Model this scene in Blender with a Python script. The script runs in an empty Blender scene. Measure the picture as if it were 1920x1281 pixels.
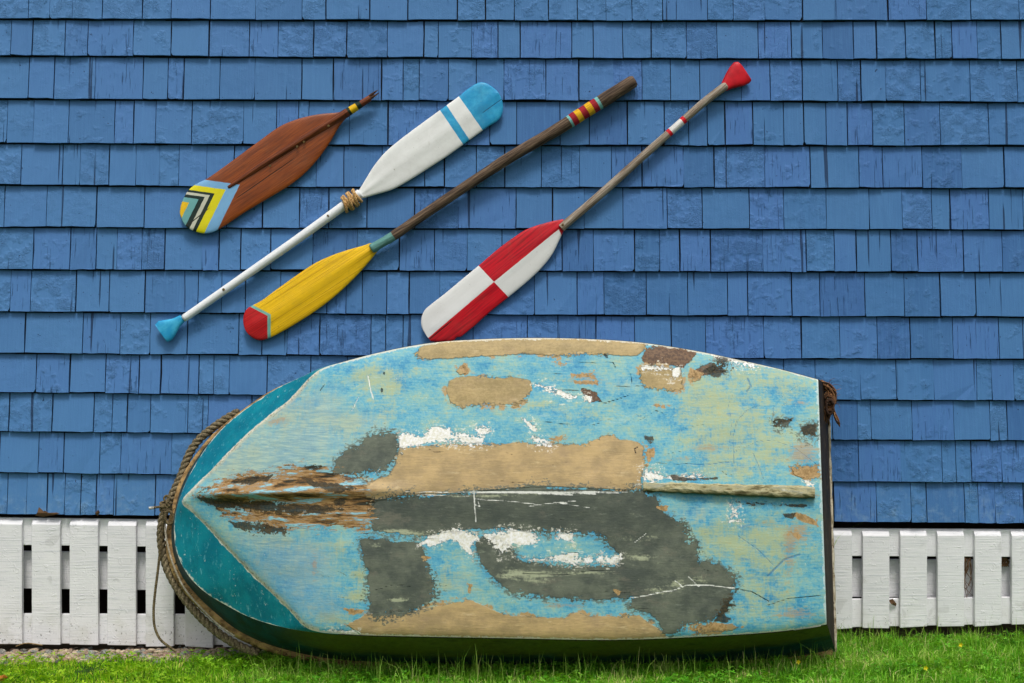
import bpy, bmesh, math, random
import numpy as np
from mathutils import Vector

random.seed(7)
rng = np.random.default_rng(11)
S = bpy.context.scene
COL = S.collection

# ------------------------------------------------------------------ camera
D = 5.0; H = 1.12; PX = 0.002                     # metres per photograph pixel on the wall plane
cam_d = bpy.data.cameras.new('camera'); cam = bpy.data.objects.new('camera', cam_d); COL.objects.link(cam)
cam.location = (0, -D, H); cam.rotation_euler = (math.radians(90), 0, 0)
cam_d.sensor_width = 36; cam_d.lens = 36 * D / (1920 * PX); cam_d.clip_end = 200
S.camera = cam
S.render.resolution_x = 1024; S.render.resolution_y = 683

# ------------------------------------------------------------------ sky, sun, exposure
SUN_EL = 63.0
w = bpy.data.worlds.new("World"); S.world = w; w.use_nodes = True
wn = w.node_tree.nodes; wl = w.node_tree.links; wn.clear()
sky = wn.new('ShaderNodeTexSky'); sky.sky_type = 'NISHITA'; sky.sun_disc = False
sky.sun_elevation = math.radians(SUN_EL); sky.sun_rotation = math.radians(180)
sky.air_density = 1.0; sky.dust_density = 5.0; sky.ozone_density = 1.0
hs = wn.new('ShaderNodeHueSaturation'); hs.inputs['Saturation'].default_value = 0.32
bg = wn.new('ShaderNodeBackground'); bg.inputs['Strength'].default_value = 0.128
wo = wn.new('ShaderNodeOutputWorld')
wl.new(sky.outputs[0], hs.inputs['Color']); wl.new(hs.outputs[0], bg.inputs['Color']); wl.new(bg.outputs[0], wo.inputs['Surface'])
sd_ = bpy.data.lights.new('sun', 'SUN'); sd_.energy = 1.7; sd_.angle = math.radians(13); sd_.color = (1.0, 0.965, 0.91)
sun = bpy.data.objects.new('sun', sd_); COL.objects.link(sun); sun.rotation_euler = (math.radians(90 - SUN_EL), 0, math.radians(4)); sun.location = (0, -3, 6)
S.view_settings.view_transform = 'Standard'; S.view_settings.look = 'None'
S.view_settings.exposure = 0.0; S.view_settings.gamma = 1.0; S.view_settings.use_curve_mapping = False
S.render.engine = 'CYCLES'

# ------------------------------------------------------------------ placement helpers
def at(px, py, y=0.0):
    """point at distance y from the wall plane that stands where the photograph shows (px,py)"""
    k = (D + y) / D
    return Vector(((px - 960) * PX * k, y, H - (py - 640.5) * PX * k))

TH = math.radians(14); CT, ST = math.cos(TH), math.sin(TH); Y0 = -0.30; Z0 = 0.0
def hull_pt(px, py, v):
    """numpy: points at depth v (towards the keel) of the leaning boat"""
    px = np.asarray(px, float); py = np.asarray(py, float); v = np.asarray(v, float)
    dx = (px - 960) * PX / D; dz = -(py - 640.5) * PX / D
    # y=-D+s, z=H+s*dz ; v = -(y-Y0)*CT + (z-Z0)*ST
    s = (v - (D + Y0) * CT - (H - Z0) * ST) / (-CT + dz * ST)
    return np.stack([dx * s, -D + s, H + s * dz], -1)

def s2l(c):
    c = np.asarray(c, float) / 255.0
    return np.where(c <= .04045, c / 12.92, ((c + .055) / 1.055) ** 2.4)
def C8(r, g, b, k=1.15):
    l = np.clip(s2l((r, g, b)) * k, 0, .9)
    return (float(l[0]), float(l[1]), float(l[2]), 1.0)

# ------------------------------------------------------------------ object helpers
def mesh_obj(name, verts, faces, mat, parent=None, smooth=False, uv=None, attrs=None, loc=None):
    me = bpy.data.meshes.new(name)
    verts = np.asarray(verts, float)
    if loc is not None: verts = verts - np.array(loc)
    me.from_pydata(verts.tolist(), [], faces if isinstance(faces, list) else faces.tolist())
    if smooth: me.polygons.foreach_set('use_smooth', np.ones(len(me.polygons), bool))
    if uv is not None:
        ul = me.uv_layers.new(name='layout'); li = np.empty(len(me.loops), int); me.loops.foreach_get('vertex_index', li)
        ul.data.foreach_set('uv', np.asarray(uv, float)[li].ravel())
    if attrs:
        for k, a in attrs.items():
            at_ = me.attributes.new(k, 'FLOAT', 'POINT'); at_.data.foreach_set('value', np.asarray(a, np.float32))
    if mat: me.materials.append(mat)
    me.update()
    o = bpy.data.objects.new(name, me); COL.objects.link(o)
    if loc is not None: o.location = loc
    if parent: o.parent = parent; o.location = Vector(loc if loc is not None else (0, 0, 0)) - ploc(parent)
    return o
def ploc(p):
    v = Vector((0, 0, 0))
    while p: v += p.location; p = p.parent
    return v
def tag(o, label=None, cat=None, group=None, kind=None):
    if label: o['label'] = label
    if cat: o['category'] = cat
    if group: o['group'] = group
    if kind: o['kind'] = kind
    return o
def thing(name, label, cat, loc, group=None):
    o = bpy.data.objects.new(name, None); COL.objects.link(o); o.location = loc; o.empty_display_size = .1
    return tag(o, label, cat, group)

class Geo:
    def __init__(s): s.v = []; s.f = []; s.uv = []; s.at = {}
    def add(s, v, f, uv=None, **at_):
        b = len(s.v); s.v += [tuple(p) for p in v]; s.f += [tuple(i + b for i in q) for q in f]
        s.uv += list(uv) if uv is not None else [(0, 0)] * len(v)
        for k, a in at_.items(): s.at.setdefault(k, []).extend([a] * len(v) if np.isscalar(a) else list(a))
    def build(s, name, mat, parent=None, smooth=False, loc=None, uv=False):
        return mesh_obj(name, s.v, s.f, mat, parent, smooth, s.uv if uv else None, s.at or None, loc)

def frames(P):
    P = np.asarray(P, float); n = len(P)
    T = np.gradient(P, axis=0); T /= np.linalg.norm(T, axis=1)[:, None] + 1e-12
    ref = np.array([0, -1, 0.]) if abs(T[0][1]) < .9 else np.array([1., 0, 0])
    N = np.zeros_like(P); N[0] = ref - T[0] * ref.dot(T[0]); N[0] /= np.linalg.norm(N[0])
    for i in range(1, n):
        v = N[i - 1] - T[i] * N[i - 1].dot(T[i]); N[i] = v / (np.linalg.norm(v) + 1e-12)
    return T, N, np.cross(T, N)
def tube(g, P, r, seg=8, uv=None, squash=1.0, **at_):
    P = np.asarray(P, float); n = len(P); T, N, B = frames(P)
    r = np.ones(n) * r if np.isscalar(r) else np.asarray(r, float)
    V = []; U = []
    for i in range(n):
        for k in range(seg):
            a = 2 * math.pi * k / seg
            V.append(P[i] + r[i] * (N[i] * math.cos(a) * squash + B[i] * math.sin(a)))
            if uv is not None: U.append(uv[i])
    F = [(i * seg + k, i * seg + (k + 1) % seg, (i + 1) * seg + (k + 1) % seg, (i + 1) * seg + k) for i in range(n - 1) for k in range(seg)]
    F.append(tuple(range(seg))[::-1]); F.append(tuple((n - 1) * seg + k for k in range(seg)))
    if at_: at_ = {k: (np.repeat(a, seg).tolist() if not np.isscalar(a) else a) for k, a in at_.items()}
    g.add(V, F, U if uv is not None else None, **at_)
def smooth_path(K, n):
    """Catmull-Rom through keys"""
    K = np.asarray(K, float); m = len(K); t = np.linspace(0, m - 1 - 1e-9, n); out = []
    for x in t:
        i = int(x); f = x - i; p0 = K[max(i - 1, 0)]; p1 = K[i]; p2 = K[min(i + 1, m - 1)]; p3 = K[min(i + 2, m - 1)]
        out.append(.5 * (2 * p1 + (p2 - p0) * f + (2 * p0 - 5 * p1 + 4 * p2 - p3) * f * f + (3 * p1 - p0 - 3 * p2 + p3) * f ** 3))
    return np.array(out)
def rope(g, P, R, pitch, strands=3, seg=7, sub=None, **at_):
    P = np.asarray(P, float); L = np.r_[0, np.cumsum(np.linalg.norm(np.diff(P, axis=0), axis=1))]
    n = max(8, int(L[-1] / pitch * 10)); t = np.linspace(0, L[-1], n)
    Q = np.stack([np.interp(t, L, P[:, i]) for i in range(3)], 1); T, N, B = frames(Q)
    for s in range(strands):
        a = 2 * math.pi * (t / pitch + s / strands)
        tube(g, Q + R * .54 * (N * np.cos(a)[:, None] + B * np.sin(a)[:, None]), R * .52, seg, **at_)

# ------------------------------------------------------------------ node helpers
class NT:
    def __init__(s, name):
        s.m = bpy.data.materials.new(name); s.m.use_nodes = True; s.t = s.m.node_tree; s.t.nodes.clear()
        s.out = s.t.nodes.new('ShaderNodeOutputMaterial'); s.b = s.t.nodes.new('ShaderNodeBsdfPrincipled')
        s.t.links.new(s.b.outputs[0], s.out.inputs['Surface'])
    def n(s, typ, **kw):
        q = s.t.nodes.new(typ)
        for k, v in kw.items(): setattr(q, k, v)
        return q
    def put(s, sock, v):
        if v is None: return
        if isinstance(v, bpy.types.NodeSocket): s.t.links.new(v, sock)
        else:
            if sock.type == 'VECTOR' and np.isscalar(v): v = (v, v, v)
            sock.default_value = v
    def math(s, op, a, b=None, c=None, clamp=False):
        q = s.n('ShaderNodeMath', operation=op, use_clamp=clamp)
        s.put(q.inputs[0], a); s.put(q.inputs[1], b)
        if c is not None: s.put(q.inputs[2], c)
        return q.outputs[0]
    def vm(s, op, a, b):
        q = s.n('ShaderNodeVectorMath', operation=op); s.put(q.inputs[0], a); s.put(q.inputs[1], b)
        return q.outputs['Value'] if op == 'DOT_PRODUCT' else q.outputs[0]
    def mix(s, f, a, b, mode='MIX'):
        q = s.n('ShaderNodeMix', data_type='RGBA', blend_type=mode)
        s.put(q.inputs[0], f); s.put(q.inputs[6], a); s.put(q.inputs[7], b); return q.outputs[2]
    def noise(s, vec, scale, detail=4, rough=.55, dist=0, col=False):
        q = s.n('ShaderNodeTexNoise'); s.put(q.inputs['Vector'], vec); s.put(q.inputs['Scale'], scale); s.put(q.inputs['Detail'], detail)
        s.put(q.inputs['Roughness'], rough); s.put(q.inputs['Distortion'], dist); return q.outputs['Color' if col else 'Fac']
    def vor(s, vec, scale, feat='F1', rnd=1.0):
        q = s.n('ShaderNodeTexVoronoi', feature=feat); s.put(q.inputs['Vector'], vec); s.put(q.inputs['Scale'], scale); s.put(q.inputs['Randomness'], rnd)
        return q.outputs['Distance']
    def step(s, v, lo, hi):
        q = s.n('ShaderNodeMapRange', interpolation_type='SMOOTHSTEP'); s.put(q.inputs[0], v); s.put(q.inputs[1], lo); s.put(q.inputs[2], hi); return q.outputs[0]
    def ramp(s, f, stops, const=False):
        q = s.n('ShaderNodeValToRGB'); r = q.color_ramp; r.interpolation = 'CONSTANT' if const else 'LINEAR'
        while len(r.elements) > 1: r.elements.remove(r.elements[0])
        r.elements[0].position = stops[0][0]; r.elements[0].color = stops[0][1]
        for p, c in stops[1:]: e = r.elements.new(p); e.color = c
        s.put(q.inputs[0], f); return q.outputs[0]
    def attr(s, name):
        q = s.n('ShaderNodeAttribute', attribute_name=name); return q.outputs['Fac']
    def pos(s, mul=(1, 1, 1), rnd=False):
        v = s.n('ShaderNodeNewGeometry').outputs['Position']
        if rnd: v = s.vm('ADD', v, s.vm('MULTIPLY', s.combine(s.rand(), s.rand(), 0.0), (37.0, 0, 0)))
        return s.vm('MULTIPLY', v, mul)
    def obj(s, mul=(1, 1, 1)):
        return s.vm('MULTIPLY', s.n('ShaderNodeTexCoord').outputs['Object'], mul)
    def uvw(s):
        q = s.n('ShaderNodeUVMap', uv_map='layout'); x = s.n('ShaderNodeSeparateXYZ'); s.put(x.inputs[0], q.outputs[0])
        return x.outputs[0], x.outputs[1]
    def combine(s, x, y, z):
        q = s.n('ShaderNodeCombineXYZ'); s.put(q.inputs[0], x); s.put(q.inputs[1], y); s.put(q.inputs[2], z); return q.outputs[0]
    def rand(s): return s.n('ShaderNodeObjectInfo').outputs['Random']
    def lin(s, x, y, a, b, c):                      # a*x+b*y+c
        return s.math('ADD', s.math('ADD', s.math('MULTIPLY', x, a), s.math('MULTIPLY', y, b)), c)
    def fin(s, col, rough=.6, height=None, dist=.002, strength=1.0, spec=.3, **kw):
        s.put(s.b.inputs['Base Color'], col); s.put(s.b.inputs['Roughness'], rough); s.put(s.b.inputs['Specular IOR Level'], spec)
        for k, v in kw.items(): s.put(s.b.inputs[k], v)
        if height is not None:
            q = s.n('ShaderNodeBump'); q.inputs['Distance'].default_value = dist; q.inputs['Strength'].default_value = strength
            s.put(q.inputs['Height'], height); s.t.links.new(q.outputs[0], s.b.inputs['Normal'])
        return s.m

# ------------------------------------------------------------------ materials
def mat_shingle():
    t = NT('blue_paint')
    r = t.rand()
    off = t.combine(t.math('MULTIPLY', r, 31.0), t.math('MULTIPLY', r, 17.0), t.math('MULTIPLY', r, 53.0))
    P = t.vm('ADD', t.pos(), off)
    grain = t.noise(t.vm('MULTIPLY', P, (150, 20, 7)), 1, 5, .6)
    grain2 = t.noise(t.vm('MULTIPLY', P, (60, 20, 3)), 1, 3, .5)
    n1 = t.noise(P, 24, 2, .5)                       # where the paint has flaked
    amt = t.math('ADD', n1, t.math('MULTIPLY', t.math('SUBTRACT', r, .5), .26))
    flak = t.math('MULTIPLY', t.step(amt, .44, .72), t.math('ADD', .25, t.step(t.math('FRACT', t.math('MULTIPLY', r, 5.3)), .15, .8)))
    lump = t.noise(P, 210, 5, .7, .4)
    flakes = t.step(lump, .47, .56)
    crack = t.vor(t.vm('ADD', P, t.vm('MULTIPLY', t.noise(P, 60, 3, col=True), (.03, .03, .03))), 75, 'DISTANCE_TO_EDGE')
    ck = t.math('SUBTRACT', 1.0, t.step(crack, .0, .07))
    split = t.step(t.noise(t.vm('MULTIPLY', P, (55, 8, 1.6)), 1, 2, .4), .705, .74)     # long vertical splits
    fibre = t.step(t.noise(t.vm('MULTIPLY', P, (210, 30, 9)), 1, 3, .55), .62, .68)
    rr = t.math('FRACT', t.math('MULTIPLY', r, 7.31)); rough_one = t.step(rr, .66, .85)
    h = t.math('ADD', t.math('MULTIPLY', grain, .42), t.math('MULTIPLY', grain2, .1))
    h = t.math('ADD', h, t.math('MULTIPLY', t.math('MULTIPLY', lump, flak), 2.0))
    h = t.math('SUBTRACT', h, t.math('MULTIPLY', t.math('MULTIPLY', ck, flak), .12))
    h = t.math('ADD', h, t.math('MULTIPLY', t.noise(P, 240, 3), .22))
    h = t.math('SUBTRACT', h, t.math('MULTIPLY', split, 1.3))
    h = t.math('SUBTRACT', h, t.math('MULTIPLY', t.math('MULTIPLY', fibre, rough_one), .8))
    base = t.mix(t.noise(P, 5, 3), C8(54, 100, 151), C8(73, 118, 165))
    base = t.mix(t.math('MULTIPLY', t.step(rr, .3, 1.0), .6), base, C8(68, 106, 168))
    base = t.mix(t.math('MULTIPLY', t.step(t.math('FRACT', t.math('MULTIPLY', r, 13.7)), .72, .98), .5), base, C8(44, 84, 134))
    base = t.mix(t.math('MULTIPLY', t.math('MULTIPLY', t.step(grain, .4, .75), .25), 1), base, C8(80, 132, 182))
    sx = t.n('ShaderNodeSeparateXYZ'); t.put(sx.inputs[0], t.pos())
    # paler blue towards the left of the wall and splash dust near the ground
    base = t.mix(t.math('MULTIPLY', t.step(sx.outputs[0], 1.2, -1.8), .38), base, C8(82, 128, 178))
    low = t.math('MULTIPLY', t.step(sx.outputs[2], .66, .46), t.step(t.noise(P, 26, 5, .7), .45, .75))
    base = t.mix(t.math('MULTIPLY', low, .5), base, C8(120, 150, 175))
    speck = t.math('MULTIPLY', t.step(t.noise(P, 150, 4, .75), .60, .68), flak)
    pit = t.step(t.noise(t.vm('ADD', P, 9.1), 75, 2, .5), .735, .76)
    dark = t.math('MAXIMUM', t.math('MAXIMUM', t.math('MULTIPLY', split, .8), t.math('MULTIPLY', speck, .6)), t.math('MULTIPLY', t.math('MULTIPLY', fibre, rough_one), .5))
    dark = t.math('MAXIMUM', dark, t.math('MULTIPLY', pit, .8))
    dark = t.math('MAXIMUM', dark, t.math('MULTIPLY', t.math('MULTIPLY', ck, flak), .05))
    base = t.mix(dark, base, C8(18, 34, 62))
    rim = t.math('MULTIPLY', t.math('MULTIPLY', t.step(lump, .55, .58), t.step(lump, .62, .59)), flak)
    base = t.mix(t.math('MULTIPLY', rim, .18), base, C8(120, 165, 215))
    chip = t.step(t.noise(t.vm('ADD', P, 3.3), 60, 3, .6), .775, .80)
    base = t.mix(t.math('MULTIPLY', chip, .6), base, C8(150, 160, 175))
    return t.fin(base, .6, h, .0026, .85, spec=.22)

def mat_white():
    t = NT('white_paint')
    r = t.rand(); P = t.vm('ADD', t.pos(), t.combine(0.0, 0.0, t.math('MULTIPLY', r, 11.0)))
    brush = t.noise(t.vm('MULTIPLY', P, (7, 10, 190)), 1, 4, .6)
    blot = t.noise(P, 9, 4)
    base = t.mix(blot, C8(228, 227, 232), C8(204, 204, 208))
    base = t.mix(t.math('MULTIPLY', t.step(brush, .52, .72), .5), base, C8(168, 175, 180))
    sx = t.n('ShaderNodeSeparateXYZ'); t.put(sx.inputs[0], t.pos())
    lowm = t.step(sx.outputs[2], .2, .0)
    dn = t.noise(t.pos((1, 1, .8)), 105, 4, .7)
    dirt = t.step(t.math('ADD', dn, t.math('MULTIPLY', lowm, .08)), .69, .74)
    base = t.mix(t.math('MULTIPLY', dirt, .8), base, C8(48, 44, 34))
    base = t.mix(t.math('MULTIPLY', lowm, t.math('MULTIPLY', t.step(t.noise(t.pos(), 14, 4), .4, .7), .3)), base, C8(150, 150, 120))
    base = t.mix(t.math('MULTIPLY', t.step(t.noise(P, 12, 2, .4, .8), .66, .72), .25), base, C8(150, 150, 145))
    kn = t.vor(t.vm('MULTIPLY', P, (1, 1, .8)), 9.0); kr = t.math('MULTIPLY', t.step(t.math('ADD', kn, t.math('MULTIPLY', t.noise(P, 90, 4), .03)), .075, .05), t.step(t.noise(P, 60, 4, .7), .5, .62))
    base = t.mix(t.math('MULTIPLY', kr, .7), base, C8(70, 66, 58))
    h = t.math('ADD', t.math('MULTIPLY', brush, .8), t.math('MULTIPLY', t.noise(P, 150, 4), .3))
    pk = t.step(t.noise(P, 38, 3, .6, 1.0), .6, .66)
    h = t.math('ADD', h, t.math('MULTIPLY', pk, .4))
    return t.fin(base, .55, h, .002, .8)

def mat_simple(name, c1, c2, scale=40, rough=.8, mul=(1, 1, 1), bump=.002, detail=5, spec=.3, c3=None):
    t = NT(name); n = t.noise(t.pos(mul), scale, detail, .6)
    col = t.mix(t.step(n, .35, .65), c1, c2)
    if c3: col = t.mix(t.step(t.noise(t.pos(mul), scale * 2.3, 4, .65), .58, .66), col, c3)
    return t.fin(col, rough, n, bump, 1, spec)

def axis_coords(t, p0, p1):
    """along / across distances in photograph pixels, from the layout UV"""
    u, v = t.uvw(); dx, dy = p1[0] - p0[0], p1[1] - p0[1]; L = math.hypot(dx, dy); dx /= L; dy /= L
    al = t.lin(u, v, dx * 1000, dy * 1000, -(p0[0] * dx + p0[1] * dy))
    ac = t.lin(u, v, -dy * 1000, dx * 1000, -(-p0[0] * dy + p0[1] * dx))
    return al, ac
def halfplane(t, a, b, wob=0.0, seed=0.0):
    """signed px distance to line a->b, positive on its left in picture terms (y down: cross product)"""
    u, v = t.uvw(); dx, dy = b[0] - a[0], b[1] - a[1]; L = math.hypot(dx, dy); nx, ny = dy / L, -dx / L
    d = t.lin(u, v, nx * 1000, ny * 1000, -(a[0] * nx + a[1] * ny))
    if wob: d = t.math('ADD', d, t.math('MULTIPLY', t.math('SUBTRACT', t.noise(t.vm('ADD', t.pos(), seed), 45, 3), .5), wob * 2))
    return d
def edge(t, d, w_=.6): return t.step(d, -w_, w_)

def wornpaint(t, col, c, k=.7):
    """small chips and handling marks, with grime rubbed into the surface"""
    chip = t.step(t.noise(t.pos(), 85, 5, .75), .665, .685); scuff_ = t.step(t.noise(t.pos((40, 40, 12)), 1, 6, .75), .60, .70)
    col = t.mix(t.math('MULTIPLY', chip, k), col, c)
    col = t.mix(t.math('MULTIPLY', scuff_, .22), col, c)
    return t.mix(t.math('MULTIPLY', t.step(t.noise(t.pos(), 10, 6, .7), .42, .7), .14), col, C8(96, 88, 70))
def grainfield(t, al, ac, fa=.012, fc=.45):
    return t.noise(t.combine(t.math('MULTIPLY', al, fa), t.math('MULTIPLY', ac, fc), 0.0), 1, 6, .62, .4)

def mat_oar_brown():
    t = NT('stained_wood_blade'); al, ac = axis_coords(t, (350, 420), (700, 178))
    g = grainfield(t, al, ac, .012, .7); g2 = grainfield(t, al, ac, .02, .12)
    wood = t.ramp(t.math('ADD', t.math('MULTIPLY', g, .65), t.math('MULTIPLY', g2, .35)), [(.28, C8(60, 26, 6)), (.42, C8(110, 50, 12)), (.55, C8(138, 66, 18)), (.72, C8(172, 94, 34))])
    h = g
    d1 = halfplane(t, (450, 347), (375, 336), .7)
    d2 = halfplane(t, (404, 440), (450, 347), .7)
    f = t.math('MINIMUM', t.math('MULTIPLY', d1, 1.5), d2)
    a = t.math('DIVIDE', f, 100.0)
    bands = t.ramp(t.math('ADD', a, .1), [(0, C8(120, 172, 214)), (.1 + .19, C8(222, 210, 8)), (.1 + .345, C8(10, 38, 34)), (.1 + .41, C8(196, 196, 178)), (.1 + .48, C8(10, 38, 34)), (.1 + .565, C8(104, 164, 164)), (.1 + .70, C8(240, 184, 12))], True)
    bands = t.mix(.25, bands, t.mix(1.0, bands, t.mix(g, (.5, .5, .5, 1), (1.2, 1.2, 1.2, 1)), 'MULTIPLY'))
    col = t.mix(edge(t, f), wood, bands)
    crackd = halfplane(t, (350, 425), (385, 397), .3)
    lim = t.math('MULTIPLY', t.step(t.math('ABSOLUTE', crackd), 1.3, .5), t.step(al, 55, 45))
    col = t.mix(lim, col, (.01, .01, .008, 1))
    ln = t.math('MULTIPLY', t.step(t.math('ABSOLUTE', t.math('SUBTRACT', ac, 14.5)), 1.1, .4), t.step(al, 100, 110))
    ln = t.math('MULTIPLY', ln, t.step(al, 245, 225))
    col = t.mix(t.math('MULTIPLY', ln, .85), col, (.012, .006, .003, 1))
    return t.fin(wornpaint(t, col, C8(48, 26, 14), .6), .34, t.math('SUBTRACT', h, ln), .0016, .6, .5)

def mat_bands(name, p0, p1, basecol, bands, grain=True, rough=.5, bump=.0015):
    """bands: [(start,end,colour)] in px along p0->p1 ; basecol(t, grain)->socket"""
    t = NT(name); al, ac = axis_coords(t, p0, p1)
    P = t.pos()
    dx, dy = p1[0] - p0[0], p1[1] - p0[1]; L = math.hypot(dx, dy); a = Vector((dx / L, 0, -dy / L)); b = Vector((dy / L, 0, dx / L))
    pa = t.vm('DOT_PRODUCT', P, tuple(a)); pb = t.vm('DOT_PRODUCT', P, tuple(b))
    g = t.noise(t.combine(t.math('MULTIPLY', pa, 9.0), t.math('MULTIPLY', pb, 190.0), 0.0), 1, 5, .65, .5)
    col = basecol(t, g)
    for s, e, c in bands:
        al2 = t.math('ADD', al, t.math('MULTIPLY', t.math('SUBTRACT', t.noise(P, 60, 2), .5), 2.0))
        m = t.math('MULTIPLY', edge(t, t.math('SUBTRACT', al2, s), .5), edge(t, t.math('SUBTRACT', e, al2), .5))
        col = t.mix(m, col, t.mix(t.math('MULTIPLY', t.step(g, .6, .42), .45), c, tuple(x * .45 for x in c[:3]) + (1,)))
    return t.fin(col, rough, g, bump, .8)

def paintcol(c1, c2, wear=None, wc=None):
    def f(t, g):
        col = t.mix(t.noise(t.pos(), 22, 4), c1, c2)
        if wear: col = t.mix(t.step(g, wear, wear + .08), col, wc)
        return col
    return f

M_SH = mat_shingle(); M_WH = mat_white()

# ================================================================== THE SETTING
def ground_z(x): return np.clip(-.008 + .010 * np.asarray(x) , -.06, .05)
gx = np.linspace(-14, 14, 113); gy = np.r_[np.linspace(-16, -2, 20), np.linspace(-1.8, .6, 25), [3, 8]]
GX, GY = np.meshgrid(gx, gy); GZ = ground_z(GX) - .012
gv = np.stack([GX.ravel(), GY.ravel(), GZ.ravel()], 1); nx_ = len(gx)
gf = [(j * nx_ + i, j * nx_ + i + 1, (j + 1) * nx_ + i + 1, (j + 1) * nx_ + i) for j in range(len(gy) - 1) for i in range(nx_ - 1)]
t = NT('soil_and_turf'); nn = t.noise(t.pos(), 30, 5)
soil = t.mix(nn, C8(44, 36, 24), C8(74, 62, 42)); turf = t.mix(t.noise(t.pos(), 120, 5), C8(22, 44, 6), C8(50, 84, 12))
sx = t.n('ShaderNodeSeparateXYZ'); t.put(sx.inputs[0], t.pos())
m_ground = t.fin(t.mix(t.step(t.math('ADD', sx.outputs[1], t.math('MULTIPLY', nn, .08)), -.10, -.16), soil, turf), .95, nn, .01)
tag(mesh_obj('ground', gv, gf, m_ground), 'dark soil under the lawn and gravel', kind='structure')

# ---- shingled wall
wall = thing('shingle_wall', 'blue painted wooden shingle wall with flaking paint behind the oars and boat', 'wall', (0, 0, .45))
# lower edge of each course at px 0, 640, 1280, 1920
ROWY = [(-41, -38, -37, -39), (36.5, 39.6, 41, 38.8), (105.7, 109, 111.4, 112.4), (186, 189.6, 189.5, 193), (268.5, 272.8, 273.5, 273.5), (347.3, 351.3, 351.7, 353),
        (425.5, 428.5, 429.2, 430.9), (505, 507.6, 509, 510.7), (584, 588, 591.3, 594), (661, 666, 670.8, 672.5), (734, 741, 747.5, 749.7),
        (806.7, 814, 822, 824.5), (884, 891, 901, 902), (962, 968, 976, 979)]
def c1(*a): return [v / 2.98 for v in a]
def c2(*a): return [640 + v / 2.98 for v in a]
def c3(*a): return [1280 + v / 2.98 for v in a]
def ql(*a): return [v / 4 for v in a]
def qr(*a): return [1440 + v / 4 for v in a]
J = [None,
 c1(172, 288, 415, 582, 804, 966, 1183, 1435, 1693, 1825) + c2(162, 375, 650, 806, 965, 1157, 1318, 1477, 1622, 1790) + c3(135, 277, 453, 663, 842, 1139, 1352, 1598, 1866),
 c1(73, 192, 376, 499, 753, 963, 1175, 1398, 1559, 1755) + c2(35, 260, 462, 543, 729, 877, 998, 1287, 1406, 1573, 1727) + c3(18, 188, 416, 600, 774, 947, 1075, 1236, 1402, 1497, 1637, 1769),
 c1(168, 310, 540, 807, 943, 1033, 1235, 1430, 1689, 1865) + c2(229, 347, 436, 600, 757, 910, 1142, 1325, 1518, 1678, 1836) + c3(93, 322, 484, 660, 858, 990, 1127, 1322, 1596, 1860),
 c1(50, 198, 392, 650, 757, 876, 1078, 1366, 1549, 1670, 1730) + c2(48, 262, 536, 830, 980, 1222, 1384, 1595, 1800) + c3(30, 133, 234, 389, 560, 672, 796, 912, 1055, 1231, 1430, 1700),
 c1(130, 360, 457, 618, 769, 898, 1006, 1160, 1316, 1560, 1772) + c2(20, 230, 470, 577, 755, 912, 1117, 1330, 1507, 1678) + c3(2, 173, 453, 707, 977, 1112, 1330, 1550, 1785),
 c1(35, 270, 548, 816, 1090, 1270, 1473, 1677, 1840) + c2(145, 410, 654, 975, 1178, 1355, 1571, 1818) + c3(103, 368, 560, 796, 1034, 1218, 1385, 1486, 1700, 1893),
 c1(195, 400, 545, 663, 800, 928, 1136, 1228, 1350, 1516, 1752) + c2(90, 325, 522, 703, 900, 1070, 1233, 1405, 1634, 1775, 1888) + c3(153, 443, 684, 841, 962, 1157, 1304, 1558, 1776),
 c1(68, 182, 434, 618, 818, 1113, 1245, 1377, 1573, 1830) + c2(30, 121, 258, 382, 552, 800, 1080, 1317, 1465, 1700) + c3(25, 246, 360, 606, 760, 1012, 1230, 1430, 1628),
 c1(152, 472, 680, 848, 1052, 1338, 1470, 1610, 1790) + c2(168, 250, 347, 530, 737, 1040, 1210, 1422, 1637, 1842) + c3(125, 447, 657, 872, 1080, 1265, 1502, 1757),
 c1(212, 398, 598, 784, 905, 1115, 1200, 1287, 1498, 1738) + c2(35, 250, 500, 700, 900, 1150, 1400, 1650) + c3(60, 300, 560, 735, 988, 1185, 1395, 1630, 1717, 1840),
 c1(62, 301, 533, 635, 718, 848, 1057, 1168, 1410, 1660) + c2(35, 250, 500, 700, 900, 1150, 1400, 1650) + c3(60, 300, 560, 830, 970, 1046, 1273, 1506, 1707, 1804),
 ql(8, 302, 492, 760, 915, 1295) + [400, 480, 560, 640, 720, 800, 900, 990, 1080, 1150, 1230, 1300, 1380, 1460, 1540] + qr(670, 985, 1293, 1397, 1512, 1737),
 ql(70, 213, 367, 500, 618, 735, 865, 1175) + [360, 440, 530, 600, 680, 750, 830, 910, 990, 1060, 1150, 1230, 1310, 1400, 1480] + qr(482, 803, 1060, 1178, 1460, 1565, 1690, 1905)]
WIDE = {(1, 10), (2, 4), (3, 3)}
def rowy(r, px):
    e = ROWY[r]; sl = (e[3] - e[2]) / 640 if px > 1920 else (e[1] - e[0]) / 640
    if px < 0: return e[0] + px * sl
    if px > 1920: return e[3] + (px - 1920) * sl
    return float(np.interp(px, (0, 640, 1280, 1920), e))
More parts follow.
